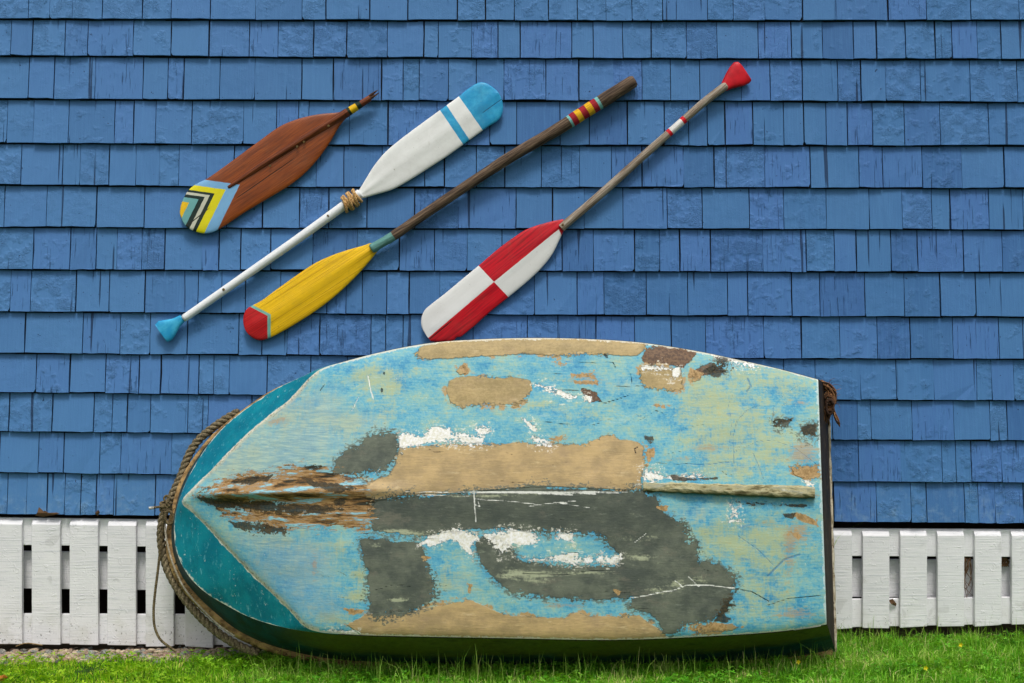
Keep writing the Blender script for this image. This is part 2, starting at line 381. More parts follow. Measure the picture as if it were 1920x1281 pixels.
def shingle_geo(r, xa, xb, detail=True):
    """one tapered shingle: outline with an uneven lower edge, thick at the butt, thin where it is tucked under"""
    g1 = random.choice([.9, 1.1, 1.3, 1.6, 2., 3.0]) * .5; g2 = random.choice([.9, 1.1, 1.3, 1.6, 2., 3.0]) * .5
    xa += g1; xb -= g2
    dyb = random.gauss(0, .5) ; sl = random.gauss(0, .35)
    yb = [rowy(r, x) + dyb + k * sl for x, k in ((xa, -1), (xb, 1))]
    yt = [rowy(r - 1, x) - 9 for x in (xa, xb)]
    if r == 0: yt = [rowy(0, x) - 88 for x in (xa, xb)]
    thick = .0255 + random.gauss(0, .0012); thin = .0080
    n = 5 if detail else 2
    pts = []
    for i in range(n):
        f = i / (n - 1); j = random.gauss(0, .3) if detail else 0
        pts.append([xa + (xb - xa) * f, yb[0] + (yb[1] - yb[0]) * f + j, 0])
    if detail:
        q = random.random()
        if q < .10: pts[0][1] -= random.uniform(2, 6); pts.insert(1, [xa + random.uniform(1.5, 3.5), yb[0], 0])
        elif q < .2: pts[-1][1] -= random.uniform(2, 7); pts.insert(len(pts) - 1, [xb - random.uniform(1.5, 4), yb[1], 0])
        midr = [xb + random.gauss(0, .45), (yb[1] + yt[1]) / 2 + random.uniform(-15, 15), 0]
        midl = [xa + random.gauss(0, .45), (yb[0] + yt[0]) / 2 + random.uniform(-15, 15), 0]
        pts += [midr, [xb + random.gauss(0, .3), yt[1], 0], [xa + random.gauss(0, .3), yt[0], 0], midl]
    else: pts += [[xb, yt[1], 0], [xa, yt[0], 0]]
    V = []; tw = random.gauss(0, .0011)
    for x, y, _ in pts:
        f = np.clip((y - yt[0]) / (yb[0] - yt[0]), 0, 1)
        th = thin + (thick - thin) * f + tw * (1 if x > (xa + xb) / 2 else -1)
        p = at(x, y, 0); V.append((p.x, -th, p.z))
    m = len(V)
    # small worn chamfer: back ring lies on the wall
    V2 = [(x, 0.0, z) for x, y, z in V]
    F = [tuple(range(m))[::-1]] + [(i, (i + 1) % m, (i + 1) % m + m, i + m) for i in range(m)]
    return V + V2, [tuple(f) for f in F]
shing = []; shade_geo = Geo()  # near-black strips that paint shade into the joints and under the butts
for r in range(1, 14):
    xs = sorted(J[r]); xs = [-random.uniform(20, 60)] + xs + [1920 + random.uniform(20, 60)]
    for a, b in zip(xs[:-1], xs[1:]):
        if b - a < 6: continue
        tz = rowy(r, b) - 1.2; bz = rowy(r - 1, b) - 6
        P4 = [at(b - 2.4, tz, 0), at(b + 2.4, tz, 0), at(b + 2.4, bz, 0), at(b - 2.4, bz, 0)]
        shade_geo.add([(p.x, y, p.z) for p, y in zip(P4, (-.0128, -.0128, -.007, -.007))] + [(p.x, -.001, p.z) for p in P4], [(0, 1, 2, 3), (4, 7, 6, 5), (0, 4, 5, 1), (1, 5, 6, 2), (2, 6, 7, 3), (3, 7, 4, 0)])
        vx0, vx1 = max(a, 0), min(b, 1920); hgt = rowy(r, a) - max(rowy(r - 1, a), 0); area = max(vx1 - vx0, 0) * hgt
        # behind the boat?
        mid = (a + b) / 2; ymid = rowy(r, mid) - 40
        def boat_top(x): return np.interp(x, [340, 400, 470, 585, 650, 760, 900, 1000, 1200, 1380, 1534, 1560], [940, 825, 757, 700, 677, 651, 637, 634, 642, 675, 712, 760])
        if 350 < mid < 1545: area *= np.clip((boat_top(mid) - rowy(r - 1, mid)) / (rowy(r, mid) - rowy(r - 1, mid)), 0, 1)
        shing.append([area, r, a, b])
order = sorted(range(len(shing)), key=lambda i: -shing[i][0]); part = set(order[:300])
rest = Geo()
for i, (area, r, a, b) in enumerate(shing):
    V, F = shingle_geo(r, a, b)
    if i in part:
        c = np.mean(np.array(V), 0); mesh_obj('shingle', V, F, M_SH, wall, loc=(c[0], 0, c[2]))
    else: rest.add(V, F)
# beyond the frame: further courses above and to both sides
for r in range(0, 14):
    spans = [(-560, -40), (1960, 2480)] if r else [(-560, 2480)]
    for s0, s1 in spans:
        x = s0 + random.uniform(0, 20)
        while x < s1:
            wd = random.uniform(35, 90); rest.add(*shingle_geo(r, x, min(x + wd, s1 + 15), False)); x += wd
for up in (1, 2, 3):
    x = -560
    while x < 2480:
        wd = random.uniform(35, 90); V, F = shingle_geo(0, x, x + wd, False); rest.add([(a, b, c + up * .156) for a, b, c in V], F); x += wd
o = rest.build('shingles', M_SH, wall, loc=(0, 0, .45)); o['kind'] = 'stuff'; o.location = (0, 0, 0)
M_DARKWOOD = mat_simple('dark_old_timber', C8(26, 22, 18), C8(44, 38, 30), 20, .9)
def box(g, x0, x1, y0, y1, z0, z1, **k):
    V = [(x, y, z) for x in (x0, x1) for y in (y0, y1) for z in (z0, z1)]
    g.add(V, [(0, 1, 3, 2), (4, 6, 7, 5), (0, 4, 5, 1), (2, 3, 7, 6), (0, 2, 6, 4), (1, 5, 7, 3)], **k)
for r in range(0, 13):  # painted shadow line below the butt of each course
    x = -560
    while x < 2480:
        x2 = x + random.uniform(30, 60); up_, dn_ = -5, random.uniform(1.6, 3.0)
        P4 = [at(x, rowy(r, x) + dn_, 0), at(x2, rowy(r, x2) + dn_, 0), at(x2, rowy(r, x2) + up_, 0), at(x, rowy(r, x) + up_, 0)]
        shade_geo.add([(p.x, y, p.z) for p, y in zip(P4, (-.0132, -.0132, -.0125, -.0125))] + [(p.x, -.001, p.z) for p in P4], [(0, 1, 2, 3), (4, 7, 6, 5), (0, 4, 5, 1), (1, 5, 6, 2), (2, 6, 7, 3), (3, 7, 4, 0)]); x = x2
M_SHADE = mat_simple('painted_joint_shade', C8(8, 11, 17), C8(14, 18, 28), 60, .95)  # near-black colour standing in for shade between shingles
o = shade_geo.build('joint_shade_strips', M_SHADE, wall, loc=(0, 0, .45)); o['kind'] = 'stuff'; o.location = (0, 0, 0)
g = Geo(); box(g, -3.05, 3.05, .004, .12, .47, 3.0); g.build('sheathing', M_DARKWOOD, wall)
g = Geo(); box(g, -3.05, 3.05, .30, .45, -.2, .47)
tag(g.build('foundation', mat_simple('foundation_earth', C8(24, 20, 15), C8(42, 35, 26), 25, .95)), 'dark foundation behind the white skirting', kind='structure')

# ---- white skirting
skirt = thing('white_skirting', 'white painted board skirting with vertical slats below the blue wall', 'skirting', (0, 0, 0))
def board(name, pts_px, y_front, y_back, parent, bevel=0, mat=M_WH):
    """pts_px: px quad (tl,tr,br,bl); bevel px on the top front edge"""
    tl, tr, br, bl = [at(x, y, 0) for x, y in pts_px]; bz = bevel * PX
    V = []
    for p in (bl, br): V.append((p.x, y_front, p.z))
    for p in (br, bl): V.append((p.x, y_back, p.z))
    for p in (tl, tr): V.append((p.x, y_front, p.z - bz))
    for p in (tl, tr): V.append((p.x, y_front + bevel * PX * .8, p.z))
    for p in (tr, tl): V.append((p.x, y_back, p.z))
    F = [(0, 1, 5, 4), (4, 5, 7, 6), (6, 7, 8, 9), (3, 9, 8, 2), (0, 3, 2, 1), (1, 2, 8, 7, 5), (0, 4, 6, 9, 3)]
    if not bevel:
        V = [V[0], V[1], V[2], V[3], V[6], V[7], V[8], V[9]]; F = [(0, 1, 5, 4), (4, 5, 6, 7), (3, 7, 6, 2), (0, 3, 2, 1), (1, 2, 6, 5), (0, 4, 7, 3)]
    c = np.mean(np.array(V), 0)
    o = mesh_obj(name, V, F, mat, parent, loc=tuple(c))
    bv = o.modifiers.new('edge', 'BEVEL'); bv.width = .0014; bv.segments = 1
    return o
fl = lambda x, a, b: a + (b - a) * (x / 1920)
top_y = lambda x: float(np.interp(x, (-600, 0, 300, 1560, 1920, 2500), (962, 971, 974, 991.5, 993, 996)))
bot_y = lambda x: float(np.interp(x, (-600, 0, 450, 1560, 1920, 2500), (1200, 1205, 1212, 1178.5, 1169, 1160)))
pick = [-221, -150, -79, -8, 63, 134, 205, 276, 349, 421] + [492 + 71 * i for i in range(15)] + [1557 - 13, 1615, 1685, 1754.5, 1824, 1893, 1962, 2032]
for x in pick:
    wd = 53 if x < 500 else 50
    if 1540 < x < 1550: wd = 51
    j = random.gauss(0, .5)
    board('slat', [(x, top_y(x) + 2.5 + j), (x + wd, top_y(x + wd) + 2.5 + j), (x + wd + random.gauss(0, .4), bot_y(x + wd) + random.gauss(0, .8)), (x + random.gauss(0, .4), bot_y(x) + random.gauss(0, .8))], -.022, -.003, skirt, bevel=8)
def rail(x0, x1, a, b, yf, yb, name='rail'):
    board(name, [(x0, top_y(x0) + a), (x1, top_y(x1) + a), (x1, top_y(x1) + b), (x0, top_y(x0) + b)], yf, yb, skirt)
rail(-300, 700, 0, 51, -.002, .018); rail(701, 1500, 0, 51, -.002, .018); rail(1501, 2120, 0, 51.5, -.002, .018)
rail(-300, 760, 66, 136, .035, .055); rail(761, 1450, 63, 133, .035, .055); rail(1451, 2120, 61, 132, .035, .055)
board('rail', [(-300, 1150), (700, 1154), (700, 1212), (-300, 1203)], -.002, .018, skirt)
board('rail', [(1501, 1125), (2120, 1117), (2120, 1165), (1501, 1178)], -.002, .018, skirt)
board('rail', [(701, 1148), (1500, 1127), (1500, 1180), (701, 1200)], -.002, .018, skirt)

# ================================================================== THE BOAT
boat = thing('rowing_boat', 'old rowing boat with peeling patchy paint propped on its side against the wall', 'boat', (0, -.3, 0))
K = [((1534, 712), (1535, 711.5), (1551, 722)), ((1460, 692), 0, (1465, 704)), ((1380, 674), 0, (1380, 689)), ((1300, 657.5), 0, (1300, 671)), ((1200, 642.5), 0, (1200, 656)),
     ((1100, 636), 0, (1100, 650)), ((1000, 634), 0, (1000, 648)), ((900, 636.5), 0, (900, 651)), ((820, 642), 0, (820, 657)), ((760, 651), 0, (757, 667)), ((700, 664), 0, (694, 681)),
     ((650, 677), 0, (643, 696)), ((607, 690), (600, 691), (603, 712)), ((583, 706), (565, 707), (560, 716)), ((545, 747), (520, 728), (512, 736)), ((500, 783), (475, 757), (468, 765)),
     ((460, 817), (435, 787), (429, 795)), ((420, 857), (400, 822), (394, 827)), ((390, 888), (370, 865), (363, 868)), ((362, 915), (348, 906), (341, 908)), ((341, 941), (332, 950), (328, 955)),
     ((362, 962), (326.5, 990), (320, 1000)), ((395, 995), (331, 1033), (324, 1042)), ((430, 1033), (349, 1073), (339, 1083)), ((465, 1070), (380, 1107), (365, 1117)), ((500, 1103), (424, 1135), (402, 1152)),
     ((543, 1145), (480, 1162), (450, 1187)), ((583, 1181), (560, 1182), (520, 1215)), ((660, 1190), 1, (620, 1235)), ((800, 1194), 1, (765, 1244)), ((960, 1197), 1, (940, 1248)), ((1100, 1200), 1, (1090, 1248)),
     ((1200, 1199), 1, (1195, 1247)), ((1300, 1194.5), 1, (1300, 1245)), ((1400, 1189), 1, (1410, 1241)), ((1480, 1182), 1, (1495, 1235)), ((1550, 1171), (1551, 1172), (1567, 1222))]
VB = {12: .02, 13: .05, 14: .09, 15: .12, 16: .13, 17: .13, 18: .12, 19: .09, 20: .05, 21: .08, 22: .11, 23: .13, 24: .14, 25: .14, 26: .11, 27: .04}
def vbot(px):
    px = np.asarray(px, float); q = np.clip((720 - px) / 380, 0, 1.05)
    return .35 - .15 * q ** 2 - .02 * np.clip((px - 1200) / 350, 0, 1) ** 2
KA = np.array([k[0] for k in K], float)
KB = np.array([(k[1] if isinstance(k[1], tuple) else (k[0][0], k[0][1] + (-.6 if k[1] == 0 else 1.5))) for k in K], float)
KC = np.array([k[2] for k in K], float)
dB = np.array([VB.get(i, .012) for i in range(len(K))])
NR = 420
RA = smooth_path(KA, NR); RB = smooth_path(KB, NR); RC = smooth_path(KC, NR); RD = smooth_path(dB[:, None], NR)[:, 0]
PA = hull_pt(RA[:, 0], RA[:, 1], vbot(RA[:, 0]) - .0115); PB = hull_pt(RB[:, 0], RB[:, 1], vbot(RA[:, 0]) - np.maximum(RD, .0135)); PC = hull_pt(RC[:, 0], RC[:, 1], 0.0)
ib = int(np.argmin(RA[:, 0]))
up = RA[:ib + 1][::-1]; lo = RA[ib:]

# --- signed distance fields of the paint patches (pixels; positive inside)
def sdf(poly, X, Y):
    P = np.array(poly, float); d = np.full(X.shape, 1e9); ins = np.zeros(X.shape, bool); n = len(P)
    for i in range(n):
        a = P[i]; b = P[(i + 1) % n]; e = b - a; L2 = e.dot(e) + 1e-9
        t_ = np.clip(((X - a[0]) * e[0] + (Y - a[1]) * e[1]) / L2, 0, 1)
        d = np.minimum(d, np.hypot(X - a[0] - t_ * e[0], Y - a[1] - t_ * e[1]))
        c = ((a[1] > Y) != (b[1] > Y)) & (X < (b[0] - a[0]) * (Y - a[1]) / (b[1] - a[1] + 1e-12) + a[0]); ins ^= c
    return np.where(ins, d, -d)
def sdline(pts, X, Y, wd):
    d = np.full(X.shape, 1e9)
    for a, b in zip(pts[:-1], pts[1:]):
        a = np.array(a, float); e = np.array(b, float) - a; L2 = e.dot(e) + 1e-9
        t_ = np.clip(((X - a[0]) * e[0] + (Y - a[1]) * e[1]) / L2, 0, 1)
        d = np.minimum(d, np.hypot(X - a[0] - t_ * e[0], Y - a[1] - t_ * e[1]))
    return wd - d
def union(polys, X, Y):
    r = np.full(X.shape, -1e3)
    for p in polys: r = np.maximum(r, sdf(p, X, Y))
    return np.maximum(r, -60)
def blobs(L, X, Y):
    r = np.zeros(X.shape)
    for x, y, rx, ry, s in L: r += s * np.exp(-((X - x) / rx) ** 2 - ((Y - y) / ry) ** 2)
    return r
TAN = [[(778, 662), (790, 650), (820, 641), (900, 630), (1000, 628), (1100, 630), (1215, 640), (1208, 655), (1195, 667), (1150, 666), (1100, 664), (1050, 667), (1000, 665), (960, 664), (900, 668), (850, 672), (800, 674), (782, 670)],
       [(842, 715), (855, 708), (900, 704), (930, 709), (960, 707), (995, 714), (998, 728), (985, 750), (970, 758), (890, 760), (860, 763), (845, 752), (838, 735)],
       [(1199, 690), (1215, 684), (1240, 688), (1277, 690), (1280, 728), (1275, 731), (1240, 731), (1210, 728), (1200, 712)],
       [(748, 840), (800, 836), (870, 833), (980, 830), (1020, 833), (1100, 834), (1115, 826), (1130, 818), (1150, 816), (1160, 824), (1195, 828), (1207, 838), (1209, 870), (1203, 905), (1205, 917), (1190, 920), (1100, 915), (1000, 912), (930, 918), (850, 925), (760, 930), (705, 940), (690, 960), (690, 935), (640, 925), (690, 905), (730, 890), (742, 870)],
       [(650, 1172), (690, 1150), (760, 1146), (800, 1141), (868, 1128), (880, 1124), (900, 1134), (930, 1147), (960, 1155), (1060, 1159), (1072, 1150), (1088, 1149), (1100, 1155), (1150, 1156), (1200, 1154), (1215, 1168), (1245, 1185), (1252, 1200), (1200, 1206), (960, 1203), (800, 1200), (690, 1198), (670, 1185)],
       [(1305, 1182), (1330, 1172), (1372, 1168), (1385, 1178), (1360, 1183), (1300, 1188)], [(1480, 875), (1536, 872), (1537, 895), (1510, 900), (1490, 890)], [(855, 695), (868, 684), (872, 700), (862, 702)], [(1300, 702), (1316, 703), (1312, 712), (1298, 714)]]
GREY = [[(700, 934), (760, 930), (850, 926), (930, 918), (1000, 913), (1100, 917), (1200, 920), (1232, 930), (1240, 958), (1262, 972), (1285, 985), (1288, 1010), (1200, 1022), (1150, 1012), (1110, 1002), (1000, 999), (960, 992), (880, 992), (830, 998), (790, 1005), (740, 1000), (700, 996), (693, 970)],
        [(890, 1020), (905, 1005), (930, 1010), (960, 1032), (980, 1052), (1040, 1060), (1150, 1062), (1166, 1045), (1140, 1022), (1130, 1000), (1285, 990), (1288, 1014), (1308, 1022), (1312, 1055), (1350, 1058), (1382, 1085), (1378, 1105), (1372, 1125), (1358, 1150), (1330, 1168), (1290, 1172), (1265, 1190), (1245, 1186), (1235, 1165), (1215, 1150), (1185, 1138), (1183, 1122), (1100, 1125), (1050, 1122), (1010, 1117), (960, 1108), (930, 1092), (902, 1055)],
        [(673, 1012), (700, 1008), (740, 1016), (790, 1018), (800, 1050), (812, 1090), (815, 1118), (800, 1132), (770, 1150), (735, 1155), (700, 1158), (691, 1140), (692, 1100), (690, 1070), (678, 1040)],
        [(625, 885), (630, 862), (645, 848), (680, 832), (700, 815), (742, 814), (750, 838), (738, 860), (720, 884), (690, 888), (650, 889)],
        [(1505, 800), (1530, 796), (1530, 818), (1508, 815)], [(1450, 790), (1485, 785), (1480, 800), (1455, 802)], [(1320, 690), (1350, 682), (1360, 690), (1330, 700)]]
WHITE = [[(748, 838), (752, 818), (770, 812), (792, 822), (812, 804), (845, 803), (850, 814), (880, 817), (906, 820), (915, 833), (880, 832), (845, 824), (800, 828), (775, 838)], [(893, 805), (915, 798), (918, 812), (895, 815)],
         [(980, 788), (994, 792), (1004, 806), (996, 806)], [(998, 820), (1028, 824), (1032, 834), (1004, 833)],
         [(782, 1022), (800, 1008), (830, 1000), (850, 992), (880, 998), (898, 1010), (884, 1022), (884, 1042), (872, 1030), (856, 1014), (830, 1014), (808, 1024)],
         [(905, 1002), (960, 994), (1000, 998), (1010, 1014), (990, 1022), (960, 1018), (940, 1040), (925, 1020)], [(1045, 998), (1075, 1000), (1072, 1014), (1046, 1012)],
         [(965, 1048), (1000, 1050), (1030, 1048), (1060, 1037), (1086, 1040), (1075, 1046), (1100, 1046), (1130, 1042), (1140, 1046), (1164, 1040), (1158, 1060), (1130, 1052), (1075, 1056), (1030, 1050)],
         [(1206, 880), (1222, 884), (1240, 892), (1245, 900), (1208, 902)], [(1001, 718), (1020, 722), (1060, 738), (1080, 745), (1060, 747), (1030, 735), (1005, 724)], [(1095, 741), (1110, 741), (1108, 754), (1097, 752)],
         [(1370, 942), (1378, 955), (1388, 946), (1382, 962), (1390, 976), (1378, 970), (1370, 980), (1374, 960)], [(1506, 898), (1524, 905), (1526, 914), (1512, 910)], [(1205, 690), (1212, 686), (1276, 689), (1276, 702), (1262, 706), (1258, 694), (1210, 693)],
         [(615, 1181), (640, 1178), (676, 1184), (672, 1190), (630, 1188)], [(1245, 893), (1310, 892), (1330, 896), (1300, 899), (1245, 899)], [(1335, 664), (1380, 675), (1420, 686), (1380, 684), (1345, 672)]]
BROWN = [[(1212, 652), (1250, 646), (1310, 658), (1300, 668), (1282, 690), (1268, 688), (1212, 686), (1203, 672)], [(1300, 695), (1330, 680), (1362, 684), (1350, 700), (1310, 706)], [(1090, 730), (1120, 735), (1128, 752), (1105, 756)], [(560, 895), (650, 892), (690, 905), (680, 930), (620, 935), (560, 920)]]
DARK = [[(366, 932), (420, 936), (520, 944), (640, 950), (646, 957), (560, 964), (480, 958), (400, 950)], [(430, 978), (480, 982), (530, 990), (540, 998), (500, 1000), (440, 990)], [(445, 905), (480, 895), (512, 890), (500, 902), (460, 910)], [(1315, 697), (1330, 684), (1358, 686), (1366, 700), (1340, 708)],
        [(1345, 672), (1362, 668), (1370, 690), (1352, 690)], [(1500, 802), (1528, 796), (1528, 815), (1508, 816)], [(1448, 790), (1486, 784), (1484, 790), (1452, 798)], [(1468, 964), (1490, 962), (1488, 974), (1470, 972)], [(1368, 1118), (1374, 1130), (1358, 1152), (1376, 1160), (1362, 1170), (1338, 1165), (1350, 1140)],
        [(1380, 941), (1520, 947), (1518, 951), (1400, 946)], [(625, 938), (645, 934), (648, 946), (628, 950)], [(1258, 892), (1300, 896), (1345, 897), (1300, 903), (1262, 900)], [(1200, 812), (1222, 820), (1220, 836), (1210, 826)], [(570, 900), (610, 905), (660, 915), (640, 925), (585, 914)]]
OCHRE = [[(1478, 878), (1534, 874), (1535, 890), (1510, 898), (1486, 890)], [(1480, 962), (1500, 975), (1535, 988), (1530, 978), (1500, 964)], [(1480, 1000), (1500, 1008), (1495, 1000)], [(1232, 838), (1222, 860), (1212, 870), (1212, 840)], [(1295, 690), (1320, 700), (1310, 712), (1290, 708)], [(880, 1112), (884, 1096), (878, 1098)], [(790, 1043), (812, 1046), (795, 1050)],
        [(1230, 950), (1252, 948), (1250, 960)], [(1040, 680), (1062, 683), (1048, 685)], [(1225, 759), (1255, 764), (1240, 764)], [(1150, 1106), (1166, 1110), (1160, 1118)], [(1285, 1178), (1340, 1168), (1368, 1170), (1360, 1182), (1300, 1186)], [(1120, 712), (1115, 700), (1110, 712)], [(640, 1140), (690, 1145), (660, 1152)], [(1070, 700), (1118, 702), (1115, 708), (1072, 706)], [(1076, 714), (1122, 714), (1122, 722), (1080, 720)], [(1060, 820), (1030, 822), (1040, 828)], [(860, 690), (872, 683), (876, 702), (872, 704), (868, 692)]]
WEAR = [[(352, 932), (380, 905), (430, 884), (500, 872), (580, 862), (640, 880), (700, 900), (710, 940), (705, 985), (690, 1008), (640, 1000), (560, 1005), (480, 1000), (430, 978), (390, 952)]]
GREENB = [(690, 705, 35, 25, .8), (740, 720, 30, 30, .6), (640, 800, 45, 22, .8), (720, 770, 25, 30, .4), (1350, 760, 80, 45, .7), (1330, 830, 60, 50, .6), (1300, 720, 30, 30, .5), (1450, 830, 60, 50, .7), (1490, 720, 50, 35, .4), (1400, 700, 70, 25, .5),
          (1380, 880, 60, 20, .5), (1340, 1010, 70, 40, .7), (1430, 1060, 60, 60, .6), (1470, 1000, 60, 30, .6), (1440, 1140, 80, 30, .5), (470, 850, 50, 20, .7), (430, 880, 40, 14, .8), (560, 790, 40, 30, .4), (500, 900, 70, 20, .5), (630, 1030, 22, 22, .5), (675, 1080, 14, 18, .9),
          (665, 1120, 30, 16, .9), (620, 1160, 40, 16, .7), (840, 1080, 20, 40, .5), (530, 1015, 50, 16, .5), (1100, 780, 60, 22, .35), (560, 730, 22, 30, .5), (520, 780, 40, 22, .6), (1010, 760, 40, 14, .4)]
PALE = [(540, 840, 130, 60, 1.0), (450, 880, 70, 30, .9), (600, 760, 60, 50, .6), (480, 1010, 70, 25, .7), (580, 1060, 80, 60, .5), (700, 790, 60, 25, .4), (860, 1090, 40, 40, .4), (1310, 960, 60, 20, .5), (1180, 720, 60, 20, .4)]
RUST = [(1505, 850, 32, 24, 1.1), (1500, 1000, 22, 22, .9), (1480, 1040, 12, 50, .8), (1490, 1150, 45, 14, .9), (520, 790, 24, 10, .9), (1330, 840, 45, 10, .7), (1280, 860, 40, 7, .6), (1100, 712, 40, 14, .8), (640, 870, 40, 14, .6), (1500, 755, 22, 8, .8), (590, 1060, 8, 30, .8), (1440, 985, 30, 12, .5), (900, 650, 60, 6, .3), (1060, 1135, 50, 6, .8), (690, 1150, 30, 8, .8), (1215, 1000, 14, 10, .5), (800, 1048, 16, 6, .8), (1520, 930, 20, 8, .8)]
SCUFF = [(990, 1078, 60, 9, 1.1), (1100, 1074, 70, 6, .8), (1200, 1045, 26, 7, 1.2), (1235, 1108, 22, 8, 1.1), (1270, 1095, 20, 10, .8), (1310, 1090, 20, 12, .8), (745, 1125, 22, 4, 1.6), (770, 1000, 40, 8, 1.2), (730, 995, 30, 4, .8), (1200, 1010, 30, 12, .7), (705, 1020, 12, 16, .6), (900, 930, 90, 3, .9), (1060, 925, 120, 3, .7), (1010, 1090, 40, 5, .7), (960, 1070, 20, 20, .5), (720, 860, 14, 14, .4)]
LILAC = [(560, 1100, 70, 70, .9), (620, 1140, 40, 30, .5), (500, 1050, 60, 40, .6), (530, 760, 60, 40, .6), (620, 760, 40, 30, .4), (600, 1040, 60, 30, .4), (1300, 930, 60, 15, .5)]
WL = [([(700 + random.uniform(-20, 500), 921 + k * .9), (760 + random.uniform(0, 420), 922 + k * .8)], .7) for k in range(9)] + [([(x_, 640 + random.uniform(20, 500)), (x_ + random.uniform(-30, 30), 700 + random.uniform(20, 400))], .0) for x_ in ()] + [([(888, 918), (890, 945), (892, 978)], 1.3), ([(893, 936), (960, 940), (1010, 946), (1080, 939)], 1.0), ([(990, 950), (1040, 942), (1106, 952)], .8), ([(1182, 1121), (1210, 1117), (1240, 1110), (1262, 1107), (1287, 1097), (1330, 1097), (1378, 1103)], 1.3),
      ([(1265, 1088), (1278, 1098)], .9), ([(1290, 1080), (1310, 1100)], .9), ([(1190, 1017), (1212, 1000)], 1.1), ([(760, 922), (900, 924), (1000, 921)], .7), ([(780, 928), (880, 930)], .7), ([(660, 770), (672, 745)], 1.1), ([(690, 705), (696, 735), (700, 748)], 1.4), ([(700, 890), (712, 880)], 1.0), ([(890, 946), (900, 950), (896, 940)], .9)]
DL = [([(q_[0], q_[1]), (q_[0] + q_[2] * .5, q_[1] + q_[3] + 2), (q_[0] + q_[2], q_[1] + q_[3])], .45) for q_ in [(random.uniform(560, 1500), random.uniform(680, 1160), random.uniform(15, 70), random.uniform(-8, 8)) for _ in range(26)]] + [([(1070, 678), (1110, 680), (1150, 680), (1154, 690)], .8), ([(1015, 790), (1060, 796), (1110, 798), (1125, 793)], .8), ([(1120, 752), (1135, 756), (1160, 748), (1178, 742)], 1.0), ([(1182, 700), (1186, 722)], .9), ([(1134, 665), (1138, 670)], 2.2), ([(1036, 733), (1064, 732), (1085, 733)], 1.1),
      ([(1380, 1104), (1410, 1110), (1442, 1128)], 1.0), ([(1440, 1135), (1480, 1122), (1540, 1117)], .8), ([(1192, 850), (1190, 842), (1196, 838)], 1.2), ([(600, 733), (608, 722)], 1.0), ([(1196, 790), (1230, 770), (1250, 778)], .6), ([(700, 1108), (740, 1096), (770, 1100)], .7), ([(716, 730), (716, 734)], 2.2), ([(720, 699), (720, 702)], 1.6), ([(1170, 1125), (1180, 1122)], .8), ([(980, 1076), (1060, 1078), (1110, 1070), (1160, 1072)], .7)]
BL = [([(1448, 790), (1450, 765), (1470, 740), (1510, 715)], 1.0), ([(1452, 775), (1480, 750), (1518, 728)], .8), ([(1368, 880), (1366, 840), (1372, 800), (1366, 760), (1374, 740)], .7), ([(1376, 870), (1374, 820), (1382, 790), (1400, 770), (1425, 760)], 1.1), ([(1378, 850), (1400, 820), (1430, 800), (1470, 795)], .8),
      ([(1385, 846), (1420, 828), (1450, 826), (1490, 840), (1530, 870)], .8), ([(1412, 850), (1425, 880), (1432, 900)], .9), ([(1275, 870), (1320, 872), (1370, 866)], 1.2), ([(1255, 870), (1270, 840), (1280, 800)], .7), ([(1160, 800), (1190, 785), (1220, 770)], .8), ([(1402, 710), (1408, 725), (1400, 735)], 1.8), ([(1180, 770), (1215, 790), (1225, 830)], .6), ([(1384, 1005), (1420, 1030), (1450, 1060)], .9), ([(1440, 1080), (1470, 1050), (1500, 1040)], 2.0),
      ([(586, 704), (560, 740), (520, 775)], 1.0), ([(1088, 780), (1120, 790), (1160, 784)], .6), ([(1030, 760), (1060, 775), (1064, 800)], .6)]

NXc, NYc = 470, 205
a_ = np.linspace(0, 1, NXc)[:, None] ** 1.0; b_ = np.linspace(0, 1, NYc)[None, :]
px0 = 341 + a_ * (1534 - 341) + 0 * b_
R_b = 1534 + 16 * b_
X = 341 + a_ * (R_b - 341)
upf = lambda x: np.interp(x, up[:, 0], up[:, 1]); lof = lambda x: np.interp(x, lo[:, 0], lo[:, 1])
Y = upf(np.minimum(X, 1534)) * (1 - b_) + lof(X) * b_
keel = 941 - 24 * np.clip((X - 341) / 500, 0, 1)
hw = np.maximum(np.where(Y < keel, keel - upf(np.minimum(X, 1534)), lof(X) - keel), 1)
wv = np.clip(np.abs(Y - keel) / hw, 0, 1)
taper = np.clip((X - 341) / 200, 0, 1)
vv = vbot(X) + .050 * (1 - wv ** 1.5) * (taper * .8 + .2) * np.clip((X - 341) / 60, 0, 1)
# worn stem ridge of the keel
ridge = np.exp(-((Y - (926 - .02 * (X - 360))) / 12) ** 2) * np.clip((X - 345) / 60, 0, 1) * np.clip((800 - X) / 330, 0, 1)
vv += .042 * ridge
